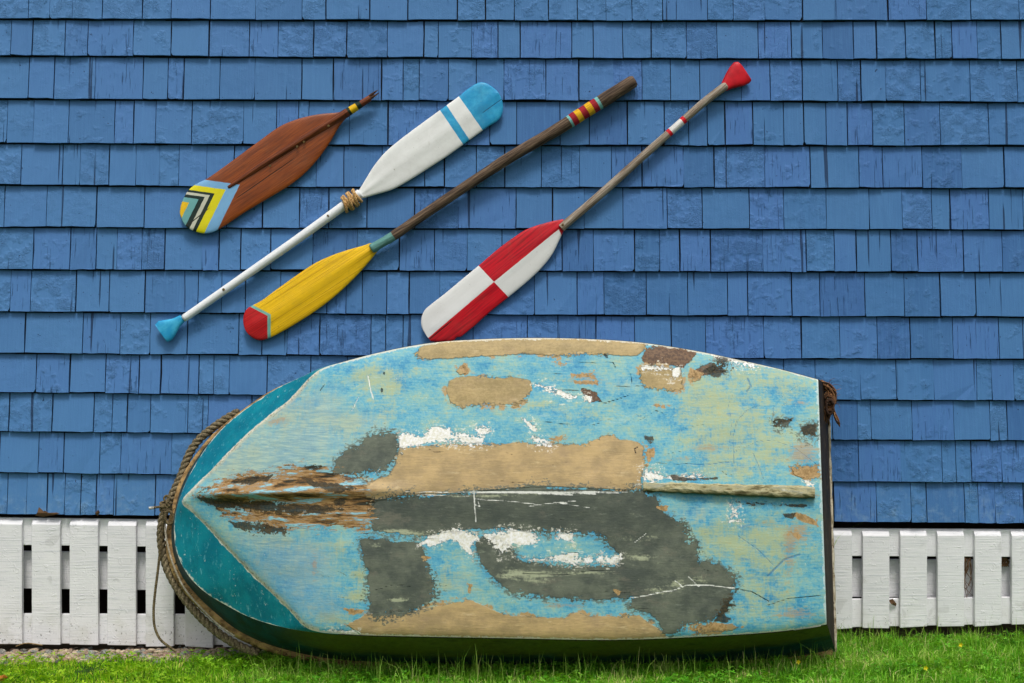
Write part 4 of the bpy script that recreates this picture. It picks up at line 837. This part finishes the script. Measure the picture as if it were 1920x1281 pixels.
# ================================================================== OARS
def blade(name, poly, p0, p1, yc, T, mat, parent, rib=0, ns=90, nw=22, pw=4, ribc=0., ribr=(0, 1), ribw=.12):
    p0 = np.array(p0, float); p1 = np.array(p1, float); d = p1 - p0; L = np.linalg.norm(d); d /= L; nrm = np.array([-d[1], d[0]])
    poly = np.array(poly, float); s = (poly - p0) @ d; w_ = (poly - p0) @ nrm
    smin, smax = s.min(), s.max(); ss = smin + (smax - smin) * (.5 - .5 * np.cos(np.linspace(0, math.pi, ns))); ss[0] += .15; ss[-1] -= .15
    V = []; U = []
    lo_, hi_ = [], []
    for q in ss:
        xs = []
        for i in range(len(poly)):
            a, b = s[i], s[(i + 1) % len(poly)]
            if (a - q) * (b - q) < 0: f = (q - a) / (b - a); xs.append(w_[i] + f * (w_[(i + 1) % len(poly)] - w_[i]))
        xs = xs or [0, 0]; lo_.append(min(xs)); hi_.append(max(xs))
    for i, q in enumerate(ss):
        f = (q - smin) / (smax - smin)
        for side in (1, -1):
            for k in range(nw + 1):
                c = -math.cos(math.pi * k / nw); wv_ = lo_[i] + (hi_[i] - lo_[i]) * (c + 1) / 2
                th = T * (max(1 - abs(c) ** pw, 0)) ** .5 * min(1, ((hi_[i] - lo_[i]) / 14)) ** .5
                p = p0 + d * q + nrm * wv_
                ex = rib * math.exp(-((c - ribc) / ribw) ** 2) * min(max((f - ribr[0]) * 14, 0), 1) if side == 1 else 0
                W = at(p[0], p[1], yc); V.append((W.x, W.y - side * th - ex, W.z)); U.append((p[0] / 1000, p[1] / 1000))
    m = nw + 1; F = []
    for i in range(ns - 1):
        a = i * 2 * m; b = (i + 1) * 2 * m
        for k in range(nw):
            F.append((a + k, a + k + 1, b + k + 1, b + k)); F.append((a + m + k, b + m + k, b + m + k + 1, a + m + k + 1))
    F.append(tuple(list(range(0, m)) + [m + k for k in range(m - 2, 0, -1)]))
    e = (ns - 1) * 2 * m; F.append(tuple(e + q for q in (list(range(0, m)) + [m + k for k in range(m - 2, 0, -1)]))[::-1])
    o = mesh_obj(name, V, F, mat, parent, smooth=True, uv=U); o.location = -ploc(parent)
    md = o.modifiers.new('weld', 'WELD'); md.merge_threshold = .00012
    return o
def shaft(name, pts, radii, yc, mat, parent, seg=16, wob=.0):
    K_ = smooth_path(pts, 70); n = len(K_); r = np.interp(np.linspace(0, 1, n), np.linspace(0, 1, len(radii)), radii) * PX
    r = r * (1 + wob * np.sin(np.arange(n) * .9) * np.sin(np.arange(n) * .37 + 1)); r[0] *= .86; r[-1] *= .82
    g = Geo(); tube(g, np.array([at(a, b, yc) for a, b in K_]), r, seg, uv=[(a / 1000, b / 1000) for a, b in K_])
    o = g.build(name, mat, parent, smooth=True, uv=True); o.location = -ploc(parent)
    return o
M_BRASS = mat_simple('old_brass_screw', C8(120, 96, 50), C8(60, 48, 30), 200, .4)
def screw(px, py, y, parent, r=3.2):
    g = Geo(); c = np.array(at(px, py, y)); tube(g, [c + np.array([0, .003, 0]), c + np.array([0, -.0004, 0])], r * PX * .9, 10)
    tube(g, [c + np.array([0, -.0003, 0]), c + np.array([0, -.0012, 0])], r * PX * .45, 8); o = g.build('screw', M_BRASS, parent); o.location = -ploc(parent)
GRP = 'painted oars hung on the blue wall'
# 1 brown paddle
oar = thing('wooden_oar', 'brown varnished oar with broken shaft and chevron painted blade tip', 'oar', at(520, 320, -.05), GRP)
poly = [(337, 400), (339, 386), (345, 370), (355, 355), (370, 344), (390, 334), (420, 313), (450, 291), (480, 269), (520, 240), (545, 228), (570, 220), (600, 214), (630, 211.5), (648, 209), (656, 215), (646, 225), (641, 231), (634, 241), (615, 273), (590, 306), (565, 331), (540, 350), (500, 374), (460, 398), (430, 418), (405, 433), (385, 438), (362, 433), (346, 421)]
poly = [tuple(q) for q in smooth_path(poly + [poly[0]], 140)[:-1]]
blade('blade', poly, (350, 420), (700, 178), -.041, .007, mat_oar_brown(), oar, rib=.0, pw=5)
def wood_rib(t, g): return t.ramp(g, [(.3, C8(44, 20, 10)), (.5, C8(98, 46, 20)), (.7, C8(140, 76, 38))])
shaft('midrib', [(428, 352), (470, 324), (520, 292), (580, 254), (640, 218), (652, 211)], [3, 5.5, 6.5, 7, 8, 8.4], -.0455, mat_bands('stained_rib', (650, 211), (709, 172), wood_rib, []), oar)
shaft('shaft', [(648, 213.5), (662, 204.5), (678, 194.5), (694, 184)], [8, 7.4, 6.6, 5.6], -.0475, mat_bands('stained_shaft', (650, 211), (709, 172), wood_rib, [(3, 8, C8(14, 40, 26)), (8, 22, C8(232, 184, 12)), (22, 31, C8(14, 40, 26))]), oar)
g = Geo()
for k, (e1, e2, r) in enumerate([((708, 169), (690, 184), 2.4), ((711, 174), (692, 187), 2.2), ((700, 180), (688, 189), 3.6), ((704, 171), (688, 184), 2.0)]):
    tube(g, [at(*e2, -.046 - k * .001), at((e1[0] + e2[0]) / 2, (e1[1] + e2[1]) / 2 - .6, -.047), at(*e1, -.047)], [r * PX * 1.3, r * PX, .0012], 7)
o = g.build('broken_end', mat_simple('splintered_wood', C8(50, 30, 20), C8(92, 62, 44), 80, .8), oar); o.location = -ploc(oar)
for a, b in ((616, 236), (570, 266), (557, 275), (506, 311)): screw(a, b, -.0595, oar, 2.4)
# 2 white and light blue
oar = thing('wooden_oar', 'white oar with light blue blade tip, blue grip and rope bound neck', 'oar', at(620, 400, -.05), GRP)
poly = [(668, 364), (676, 352), (688, 332), (702, 310), (722, 286), (750, 262), (790, 232), (830, 203), (860, 181), (880, 165), (893, 157), (903, 154.5), (915, 158), (930, 169), (939, 182), (943, 196), (942, 212), (934, 226), (915, 238), (880, 263), (840, 292), (800, 318), (765, 340), (735, 356), (705, 365), (680, 372), (673, 372)]
poly = [tuple(q) for q in smooth_path(poly + [poly[0]], 150)[:-1]]
t = NT('white_and_blue_blade_paint'); al, ac = axis_coords(t, (668, 368), (925, 190)); g_ = grainfield(t, al, ac, .015, .3)
col = t.mix(t.noise(t.pos(), 14, 4), C8(214, 216, 212), C8(232, 232, 228)); blue = t.mix(t.step(t.noise(t.pos((1, 1, 1)), 24, 5, .7), .4, .7), C8(34, 142, 192), C8(58, 166, 208))
d1 = halfplane(t, (861.5, 182.5), (905, 244.5), .5, 2.0); d2 = halfplane(t, (838, 199), (880, 262), .5, 5.0); d3 = halfplane(t, (825, 207), (868, 270.5), .5, 7.0)
col = t.mix(edge(t, d1), col, blue); col = t.mix(t.math('MULTIPLY', edge(t, t.math('MULTIPLY', d2, -1.0)), edge(t, d3)), col, blue)
crk = t.math('MULTIPLY', t.step(t.math('ABSOLUTE', halfplane(t, (903, 214), (939, 188), .4)), 1.0, .3), edge(t, halfplane(t, (880, 176), (912, 222)), 3))
col = t.mix(t.math('MULTIPLY', crk, .8), col, C8(12, 60, 90)); col = t.mix(t.math('MULTIPLY', t.step(t.noise(t.pos(), 70, 3, .6), .73, .76), .5), col, C8(120, 140, 120))
blade('blade', poly, (668, 368), (925, 190), -.041, .008, t.fin(wornpaint(t, col, C8(140, 132, 116), .6), .4, t.math('SUBTRACT', g_, crk), .001, .5), oar, rib=.003, ribw=.3, pw=5)
shaft('shaft', [(344, 598), (450, 524), (560, 447), (640, 389), (676, 362)], [7.3, 7.8, 8.2, 8.6, 8.8], -.0445, mat_bands('white_shaft_paint', (342, 598), (676, 362), paintcol(C8(208, 212, 214), C8(228, 230, 230), .66, C8(160, 164, 160)), []), oar)
poly = [(291, 609), (297, 602), (310, 600), (324, 597.5), (338, 591), (347, 602), (337, 614), (328, 630), (322, 638), (314, 641.5)]
blade('grip', poly, (350, 595), (300, 628), -.0425, .011, mat_simple('light_blue_grip_paint', C8(36, 142, 190), C8(66, 170, 208), 24, .4, bump=.001), oar, ns=30, nw=14, pw=3)
g = Geo()
ax = np.array([.82, -.57]); pr = np.array([.57, .82])
for k in range(8):
    c0 = np.array([658., 376.]) + ax * (k - 3.5) * 3.9; tilt = .5 if k % 3 else -1.6; bulge = 1 + .12 * math.cos((k - 3.5) * .55)
    P = []
    for a in np.linspace(0, 6.5, 26):
        q = c0 + pr * 13.5 * bulge * math.cos(a) + ax * tilt * 3.0 * math.cos(a); P.append(at(q[0], q[1], -.0445 - (.025 if k % 3 else .030) * bulge * math.sin(a)))
    rope(g, np.array(P), .0056, .021, seg=6)
o = g.build('rope_binding', mat_simple('tan_rope', C8(150, 112, 66), C8(206, 170, 116), 150, .85), oar, smooth=True); o.location = -ploc(oar)
for a, b in ((615, 405), (419, 543)): screw(a, b, -.0608, oar, 2.8)
# 3 yellow
oar = thing('wooden_oar', 'yellow bladed oar with red tip and rough dark brown shaft', 'oar', at(800, 400, -.05), GRP)
poly = [(705, 457), (695, 456), (680, 461), (655, 468), (625, 478), (590, 494), (555, 517), (520, 542), (490, 564), (466, 577), (458, 588), (456, 603), (460, 618), (470, 631), (485, 638), (500, 636), (520, 627), (555, 607), (595, 581), (630, 554), (662, 524), (688, 496), (705, 475), (712, 466)]
poly = [tuple(q) for q in smooth_path(poly + [poly[0]], 140)[:-1]]
t = NT('yellow_and_red_blade_paint'); al, ac = axis_coords(t, (470, 615), (738, 443)); g_ = grainfield(t, al, ac, .005, .62)
col = t.mix(t.step(g_, .46, .68), C8(234, 184, 10), C8(190, 140, 8)); col = t.mix(t.math('MULTIPLY', t.step(t.noise(t.pos(), 30, 4), .6, .7), .3), col, C8(190, 160, 20))
def vee(x, y):
    a = halfplane(t, (x, y), (x - 33, y - 17), .4, 1.); b = halfplane(t, (x - 1, y + 41), (x, y), .4, 3.)
    return t.math('MINIMUM', a, b)
col = t.mix(edge(t, vee(509, 590)), col, C8(112, 168, 156)); col = t.mix(edge(t, vee(503, 592.5)), col, t.mix(t.step(g_, .45, .65), C8(186, 22, 26), C8(140, 12, 18)))
neck = edge(t, halfplane(t, (697, 455), (707, 474), .4))
col = t.mix(neck, col, C8(98, 148, 142))
blade('blade', poly, (470, 615), (738, 443), -.0425, .010, t.fin(wornpaint(t, col, C8(110, 76, 30), .7), .5, g_, .0028, .9), oar, rib=.005, ribw=.3, pw=3)
def rough_wood(t, g):
    c = t.ramp(g, [(.28, C8(26, 20, 16)), (.42, C8(62, 48, 38)), (.55, C8(96, 78, 62)), (.66, C8(128, 108, 88)), (.8, C8(160, 140, 118))]); return c
L3 = 1.0
shaft('shaft', [(696, 467), (720, 453), (740, 441), (800, 399), (880, 345), (960, 293), (1040, 246), (1095, 211), (1140, 183), (1190, 151)], [9, 8.6, 9.2, 9.4, 9.8, 10.5, 11.4, 12.4, 12.8, 12.2], -.0505,
      mat_bands('rough_dark_shaft', (696, 467), (1190, 151), rough_wood, [(-20, 48, C8(98, 148, 142)), (441, 446, C8(120, 182, 178)), (446, 457, C8(158, 26, 38)), (457, 468, C8(226, 172, 24)), (468, 480, C8(158, 26, 38)), (480, 492, C8(226, 172, 24)), (492, 503, C8(158, 26, 38)), (503, 509, C8(120, 182, 178))], bump=.004, rough=.75), oar, wob=.03)
# 4 red/white
oar = thing('wooden_oar', 'oar with red and white quartered blade, slim grey shaft and red flared grip', 'oar', at(1060, 420, -.05), GRP)
poly = [(1056, 411), (1040, 414), (1020, 419), (990, 429), (965, 444), (935, 466), (900, 496), (865, 525), (835, 550), (808, 571), (796, 582), (790, 597), (790, 611), (794, 621), (800, 630), (808, 640), (822, 641), (845, 640), (853, 637), (856, 632), (864, 632), (890, 611), (920, 584), (955, 556), (990, 527), (1015, 503), (1035, 478), (1048, 452), (1055, 437), (1062, 424)]
poly2 = smooth_path(poly[:15], 70).tolist() + [list(p) for p in poly[15:21]] + smooth_path(poly[21:], 60).tolist()
t = NT('red_and_white_blade_paint'); al, ac = axis_coords(t, (800, 625), (1060, 420)); g_ = grainfield(t, al, ac, .01, .25)
red = t.mix(t.step(g_, .4, .66), C8(196, 16, 34), C8(150, 8, 26)); wht = t.mix(t.noise(t.pos(), 20, 4), C8(206, 206, 204), C8(224, 224, 222))
a1 = halfplane(t, (925, 530), (1055, 424), .5); a2 = halfplane(t, (803, 634), (925, 530), .5, 2.)
nearneck = edge(t, halfplane(t, (898, 499), (953, 557), .4, 4.))           # 1 towards the neck
ax_ = t.mix(nearneck, a2, a1)
upper = edge(t, ax_)
m = t.math('ABSOLUTE', t.math('SUBTRACT', upper, nearneck))       # 0 both same -> red
col = t.mix(m, red, wht)
col = t.mix(edge(t, halfplane(t, (1045, 425), (1053, 442), .3)), col, red)
crk = t.math('MULTIPLY', t.step(t.math('ABSOLUTE', halfplane(t, (806, 636), (850, 600), .3)), 1.2, .4), t.step(al, 58, 40))
col = t.mix(crk, col, (.01, .004, .004, 1))
blade('blade', poly2, (800, 625), (1060, 420), -.041, .008, t.fin(wornpaint(t, col, C8(120, 96, 86), .6), .4, t.math('SUBTRACT', g_, t.math('MULTIPLY', crk, 3)), .001, .6), oar, rib=.003, ribw=.3, pw=4)
def greywood(t, g): return t.ramp(g, [(.3, C8(84, 70, 58)), (.45, C8(124, 108, 92)), (.58, C8(152, 142, 128)), (.75, C8(176, 170, 158))])
shaft('shaft', [(1052, 428), (1062, 419), (1120, 370), (1200, 298), (1262, 243), (1320, 192), (1362, 160)], [8, 7.8, 7.8, 7.6, 7.2, 7.4, 8], -.0445, mat_bands('bare_grey_shaft', (1060, 420), (1360, 162), greywood, [(256, 263, C8(206, 22, 36)), (263, 291, C8(222, 220, 216)), (291, 298, C8(206, 22, 36))], bump=.002, rough=.6), oar)
poly = [(1352, 157), (1361, 171), (1375, 166), (1395, 161), (1405, 156), (1409.5, 151), (1400, 137), (1390, 123), (1383, 116), (1376, 117), (1368, 126), (1361, 138)]
blade('grip', poly, (1345, 175), (1400, 130), -.0425, .012, mat_simple('red_grip_paint', C8(196, 18, 34), C8(160, 14, 28), 24, .45, bump=.001), oar, ns=30, nw=14, pw=3)
screw(1055, 422, -.0600, oar, 2.8)

# ================================================================== GROUND COVER
def fnoise(x, y, s, f):
    r = np.random.default_rng(s); o_ = 0
    for k in range(8):
        a = r.uniform(0, 6.28); ff = f * r.uniform(.6, 2.2); o_ = o_ + np.sin((x * math.cos(a) + y * math.sin(a)) * ff + r.uniform(0, 6.28))
    return o_ / 8
def lawn_edge(x):      # y of the wall-side edge of the grass
    return np.interp(x, [-2.6, -1.92, -1.6, -1.3, -1.1, -.95, -.8, .9, 1.2, 2.6], [-.245, -.235, -.165, -.185, -.17, -.13, -.03, -.02, -.03, -.02]) + .018 * fnoise(x, x * 0, 5, 22)
# gravel along the foot of the wall
ico = bmesh.new(); bmesh.ops.create_icosphere(ico, subdivisions=2, radius=1); IV = np.array([v.co[:] for v in ico.verts]); IF = np.array([[v.index for v in f.verts] for f in ico.faces]); ico.free()
def stones(N, xr, yr, szr, mat, name, label, maskf=None):
    Vs, Fs, T_ = [], [], []; c = 0
    for i in range(N):
        x = random.uniform(*xr); y = random.uniform(*yr)
        if maskf and not maskf(x, y): continue
        if y < float(lawn_edge(np.array([x]))[0]) - .035: continue
        s = random.uniform(*szr) ; d = rng.normal(0, 1, 3); v = IV.copy()
        v *= 1 + .16 * np.sin(v @ rng.normal(0, 1.5, 3) + 1)[:, None] + .12 * np.sin(v @ rng.normal(0, 2.6, 3))[:, None]
        v *= np.array([random.uniform(.8, 1.4), random.uniform(.7, 1.1), random.uniform(.45, .75)]) * s
        a = random.uniform(0, 6.28); R_ = np.array([[math.cos(a), -math.sin(a), 0], [math.sin(a), math.cos(a), 0], [0, 0, 1]]); b = random.gauss(0, .35); R2 = np.array([[1, 0, 0], [0, math.cos(b), -math.sin(b)], [0, math.sin(b), math.cos(b)]])
        v = v @ R_.T @ R2.T + np.array([x, y, float(ground_z(x)) - .022 + random.uniform(0, .012) + s * .2 - .10 * max(y + .06, 0)])
        Vs.append(v); Fs.append(IF + c); c += len(v); T_.append(np.full(len(v), random.random()))
    return tag(mesh_obj(name, np.concatenate(Vs), np.concatenate(Fs), mat, smooth=True, attrs=dict(tint=np.concatenate(T_))), label, 'gravel', kind='stuff')
t = NT('mixed_pebbles'); tn = t.attr('tint')
col = t.ramp(tn, [(0, C8(126, 106, 88)), (.2, C8(150, 132, 110)), (.4, C8(96, 96, 92)), (.55, C8(140, 112, 96)), (.7, C8(172, 156, 130)), (.85, C8(110, 116, 112)), (1, C8(84, 70, 58))], True)
col = t.mix(t.math('MULTIPLY', t.step(t.noise(t.pos(), 160, 4), .45, .7), .4), col, C8(200, 190, 170))
stones(2000, (-2.2, -.75), (-.24, .03), (.007, .0155), t.fin(col, .7, t.noise(t.pos(), 200, 3), .001), 'gravel', 'brown and grey pebbles between the white skirting and the grass, left of the boat')
stones(260, (1.2, 2.3), (-.10, .03), (.006, .013), t.m, 'gravel', 'scattered pebbles half hidden in grass right of the boat')

def grass(N, xr, yr, hfun, wdt, name, label, mat, lean=.5, seedoff=0, dens=None):
    r = np.random.default_rng(100 + seedoff); x = r.uniform(*xr, N); y = r.uniform(*yr, N)
    keep = y < lawn_edge(x) + r.normal(0, .008, N)
    hole = ((x + 1.47) / .07) ** 2 + ((y + .33) / .05) ** 2 < 1; keep &= ~(hole & (r.random(N) < .85))
    if dens is not None: keep &= r.random(N) < dens(x, y)
    x, y = x[keep], y[keep]; n = len(x); z = ground_z(x) - .014 + .006 * fnoise(x, y, 3, 9)
    h = hfun(x, y, r) ; a = r.uniform(0, 6.28, n); ln = np.abs(r.normal(0, lean, n)) * h; w_ = wdt * r.uniform(.6, 1.3, n)
    ca, sa = np.cos(a), np.sin(a); fa = r.uniform(0, 6.28, n); wx, wy = np.cos(fa) * w_, np.sin(fa) * w_
    V = np.empty((n, 5, 3))
    V[:, 0] = np.stack([x - wx, y - wy, z], 1); V[:, 1] = np.stack([x + wx, y + wy, z], 1)
    mx, my, mz = x + ca * ln * .35, y + sa * ln * .35, z + h * .62
    V[:, 2] = np.stack([mx - wx * .75, my - wy * .75, mz], 1); V[:, 3] = np.stack([mx + wx * .75, my + wy * .75, mz], 1)
    V[:, 4] = np.stack([x + ca * ln, y + sa * ln, z + h * (1 - .25 * np.minimum(ln / h, 1.2))], 1)
    b = (np.arange(n) * 5)[:, None]
    T1 = b + np.array([[0, 1, 3]]); T2 = b + np.array([[0, 3, 2]]); T3 = b + np.array([[2, 3, 4]])
    tint = np.clip(r.normal(.5, .25, n) + .45 * fnoise(x, y, 9, 14) + .25 * fnoise(x, y, 19, 45), 0, 1)
    me = bpy.data.meshes.new(name); Vf = V.reshape(-1, 3); Ff = np.concatenate([T1, T2, T3]).astype(np.int32)
    me.vertices.add(len(Vf)); me.vertices.foreach_set('co', Vf.ravel()); me.loops.add(Ff.size); me.loops.foreach_set('vertex_index', Ff.ravel())
    me.polygons.add(len(Ff)); me.polygons.foreach_set('loop_start', np.arange(len(Ff)) * 3)
    q = me.attributes.new('tint', 'FLOAT', 'POINT'); q.data.foreach_set('value', np.repeat(tint, 5).astype(np.float32))
    q = me.attributes.new('moss', 'FLOAT', 'POINT'); q.data.foreach_set('value', np.repeat(mossy(x, y), 5).astype(np.float32))
    me.materials.append(mat); me.update(calc_edges=True); me.validate()
    o = bpy.data.objects.new(name, me); COL.objects.link(o)
    return tag(o, label, 'grass', kind='stuff')
def mossy(x, y): return np.clip(np.interp(x, [-2.3, -1.9, -1.4, -1.0, -.7], [1, 1, .95, .5, 0]) + .25 * fnoise(x, y, 4, 10), 0, 1)
def grassmat(name, stops, mossc):
    t = NT(name); tn = t.attr('tint'); col = t.ramp(tn, stops); col = t.mix(t.math('MULTIPLY', t.attr('moss'), .75), col, t.ramp(tn, mossc))
    t.fin(col, .55, spec=.25)
    tr = t.n('ShaderNodeBsdfTranslucent'); t.put(tr.inputs[0], t.mix(.5, col, C8(150, 190, 20))); mx = t.n('ShaderNodeMixShader'); mx.inputs[0].default_value = .4
    t.t.links.new(t.b.outputs[0], mx.inputs[1]); t.t.links.new(tr.outputs[0], mx.inputs[2]); t.t.links.new(mx.outputs[0], t.out.inputs['Surface']); return t.m
M_GR = grassmat('lawn_blades', [(0, C8(36, 88, 12)), (.3, C8(76, 148, 24)), (.6, C8(126, 196, 44)), (.85, C8(184, 224, 96)), (1, C8(226, 214, 150))], [(0, C8(60, 124, 8)), (.5, C8(148, 206, 14)), (1, C8(236, 238, 50))])
grass(105000, (-2.3, 2.3), (-.95, .0), lambda x, y, r: (.030 - .012 * mossy(x, y) + .010 * (x > .9)) * r.uniform(.4, 1.5, len(x)) * (1 + .45 * fnoise(x, y, 31, 24)), .0015, 'lawn_grass', 'short bright green lawn grass in front of the boat', M_GR, .75, 0)
grass(50000, (-3.2, 3.2), (-2.4, -.9), lambda x, y, r: .032 * r.uniform(.5, 1.35, len(x)), .0018, 'lawn_grass', 'lawn grass nearest the viewer', M_GR, .6, 1)
M_TG = grassmat('tall_blades', [(0, C8(66, 104, 28)), (.5, C8(112, 158, 46)), (.85, C8(164, 190, 92)), (1, C8(206, 200, 140))], [(0, C8(90, 120, 20)), (1, C8(160, 180, 40))])
grass(6500, (-.85, 2.3), (-.62, -.0), lambda x, y, r: r.uniform(.04, .10, len(x)) * np.where((y < -.42) & (x < 1.2), 1.25, 1) * np.where(r.random(len(x)) < .12, 1.5, 1), .0011, 'tall_grass', 'taller thin grass blades round the foot of the boat', M_TG, .45, 2, lambda x, y: np.where((x > 1.15) & (y > -.2), 1.0, np.where((y < -.3) & (x < 1.2), .55, .25)))
# clover and small broad leaves
def leaflets(N, xr, yr, name, label, mat, sz, n3=3, hz=(.012, .034), dens=None):
    r = np.random.default_rng(55); x = r.uniform(*xr, N); y = r.uniform(*yr, N); k = y < lawn_edge(x) - .01
    if dens is not None: k &= r.random(N) < dens(x, y)
    x, y = x[k], y[k]; n = len(x); z = ground_z(x) - .012 + r.uniform(*hz, n); V, F, T_, Mo = [], [], [], []; c = 0; ms = mossy(x, y)
    for i in range(n):
        s = sz * r.uniform(.6, 1.3); a0 = r.uniform(0, 6.28); tl = r.normal(0, .35, 2); tt = r.random()
        for q in range(n3):
            a = a0 + q * 6.283 / n3; ca, sa = math.cos(a), math.sin(a)
            for u_, v_ in ((0, 0), (.55, -.42), (1.0, -.28), (1.05, 0), (1.0, .28), (.55, .42)):
                dx_ = (u_ * ca - v_ * sa) * s; dy_ = (u_ * sa + v_ * ca) * s; V.append((x[i] + dx_, y[i] + dy_, z[i] + dx_ * tl[0] + dy_ * (tl[1] - .25) + .2 * abs(v_) * s))
            F.append((c, c + 1, c + 2, c + 3)); F.append((c, c + 3, c + 4, c + 5)); c += 6; T_ += [tt] * 6; Mo += [ms[i]] * 6
    return tag(mesh_obj(name, V, F, mat, attrs=dict(tint=T_, moss=Mo)), label, 'plants', kind='stuff')
M_CL = grassmat('clover_leaves', [(0, C8(56, 124, 20)), (.5, C8(98, 176, 40)), (1, C8(150, 208, 76))], [(0, C8(110, 160, 8)), (1, C8(190, 214, 24))])
leaflets(15000, (-2.2, 2.2), (-.80, 0), 'clover', 'clover and small weeds growing through the lawn', M_CL, .0085, hz=(.016, .044), dens=lambda x, y: .2 + .8 * (fnoise(x, y, 21, 14) > -.05))
def tall_blade(K_, y, w0, label, mat=M_TG):
    k = smooth_path(K_, 14); g = Geo(); n = len(k)
    for i in range(n - 1): pass
    V = []
    for i, (a, b) in enumerate(k):
        w_ = w0 * (1 - (i / (n - 1)) ** 2) + .0003; p = at(a, b, y - .02 * math.sin(i / n * 3)); V += [(p.x - w_ * .7, p.y, p.z - w_ * .5), (p.x + w_ * .7, p.y - .0006, p.z + w_ * .5)]
    F = [(2 * i, 2 * i + 1, 2 * i + 3, 2 * i + 2) for i in range(n - 1)]
    return mesh_obj('grass_blade', V, F, mat, attrs=dict(tint=[.8] * len(V), moss=[0] * len(V)))
tag(tall_blade([(1557, 1215), (1556, 1100), (1562, 1030), (1580, 1000), (1620, 978)], -.06, .0022, ''), 'long arching grass blade rising beside the transom of the boat', 'grass')

# small things on the ground and wall
t = NT('petal_yellow'); m_pet = t.fin(C8(236, 206, 20), .5); t = NT('dry_leaf'); m_leaf = t.fin(t.mix(t.noise(t.pos(), 120, 4), C8(58, 40, 26), C8(112, 84, 56)), .8)
m_orange = mat_simple('orange_leaf', C8(190, 120, 40), C8(150, 90, 40), 80, .7)
for i, (a, b, y, lab) in enumerate([(1801, 1216, -.22, 'small yellow flower in the grass near the right edge'), (1496, 1241, -.50, 'small yellow flower in the grass below the boat stern'), (1735, 1277, -.55, 'small yellow flower at the bottom edge of the lawn')]):
    p = at(a, b, y); z = max(p.z, float(ground_z(p.x)) + .025); fo = thing('yellow_flower', lab, 'flower', (p.x, y, float(ground_z(p.x))), 'yellow flowers in the lawn')
    g = Geo()
    for k in range(5):
        q = 6.283 * k / 5; V = [(p.x, y, z), (p.x + .006 * math.cos(q - .5), y - .003, z + .006 * math.sin(q - .5)), (p.x + .009 * math.cos(q), y - .005, z + .009 * math.sin(q)), (p.x + .006 * math.cos(q + .5), y - .003, z + .006 * math.sin(q + .5))]; g.add(V, [(0, 1, 2, 3)])
    o = g.build('petals', m_pet, fo); o.location = -ploc(fo)
    g = Geo(); tube(g, [(p.x, y, float(ground_z(p.x)) - .01), (p.x + .002, y, z)], .0008, 5, tint=.4, moss=0.0); o = g.build('stem', M_TG, fo); o.location = -ploc(fo)
def leaf(pts, y, mat, label, name='dead_leaf', curl=.006, cat='leaf'):
    P = [at(a, b, y - curl * math.sin(i * 1.9)) for i, (a, b) in enumerate(pts)]; c = sum(P, Vector()) / len(P); c.y -= curl
    V = [tuple(c)] + [tuple(p) for p in P]; V2 = [(a, b + .0012, c_) for a, b, c_ in V]; n = len(P)
    F = [(0, i + 1, (i + 1) % n + 1) for i in range(n)] + [(len(V), (i + 1) % n + 1 + len(V), i + 1 + len(V)) for i in range(n)] + [(i + 1, i + 1 + len(V), (i + 1) % n + 1 + len(V), (i + 1) % n + 1) for i in range(n)]
    return tag(mesh_obj(name, V + V2, F, mat), label, cat)
leaf([(66, 967), (70, 961), (73, 951), (76, 961), (84, 958), (92, 962), (106, 961), (112, 963), (100, 966), (82, 969)], -.03, m_leaf, 'crumpled dead leaves caught under the blue shingles above the left slats')
leaf([(178, 962), (184, 956), (188, 962), (183, 968)], -.03, m_leaf, 'tiny dead leaf under the shingles above the fourth slat')
leaf([(1666, 1126), (1674, 1123), (1681, 1132), (1680, 1137), (1671, 1133)], -.012, m_leaf, 'dark brown leaf stuck in the slats right of the boat')
leaf([(-2, 1268), (8, 1265), (15, 1270), (6, 1277), (-3, 1277)], -.56, m_orange, 'orange fallen leaf at the lower left corner of the lawn')
g = Geo()
for s_ in ([(14, 1238), (34, 1230), (58, 1222)], [(30, 1212), (50, 1206), (80, 1210)]):
    tube(g, [at(a, b, -.16) + Vector((0, 0, .0)) for a, b in smooth_path(s_, 8)], .0018, 6)
tag(g.build('dry_twigs', mat_simple('twig_bark', C8(110, 84, 56), C8(150, 124, 88), 60, .9)), 'thin dry twigs lying on the gravel at the left', 'twig')
vine = Geo()
for i in range(11):
    x0 = 1812 + random.gauss(0, 4); L_ = random.uniform(.3, 1); K_ = smooth_path([(x0, 1046), (x0 + random.gauss(0, 6), 1046 + 35 * L_), (x0 + random.gauss(0, 6), 1046 + 70 * L_), (x0 + random.gauss(0, 7), 1046 + 100 * L_)], 12)
    tube(vine, [at(a, b, .004 + .004 * math.sin(i + j)) for j, (a, b) in enumerate(K_)], np.linspace(.0022, .0006, 12), 5)
tag(vine.build('dried_vine', m_leaf), 'dried brown vine hanging in the gap between two right slats', 'vine')
vine = Geo()
for i in range(14):
    K_ = smooth_path([(1880 + random.gauss(0, 4), 1046), (1885 + random.gauss(0, 5), 1054), (1880 + random.gauss(0, 5), 1062)], 8); tube(vine, [at(a, b, .02) for a, b in K_], .0025, 5)
tag(vine.build('dried_moss_clump', m_leaf), 'small clump of dried moss in the upper gap near the right edge', 'moss')
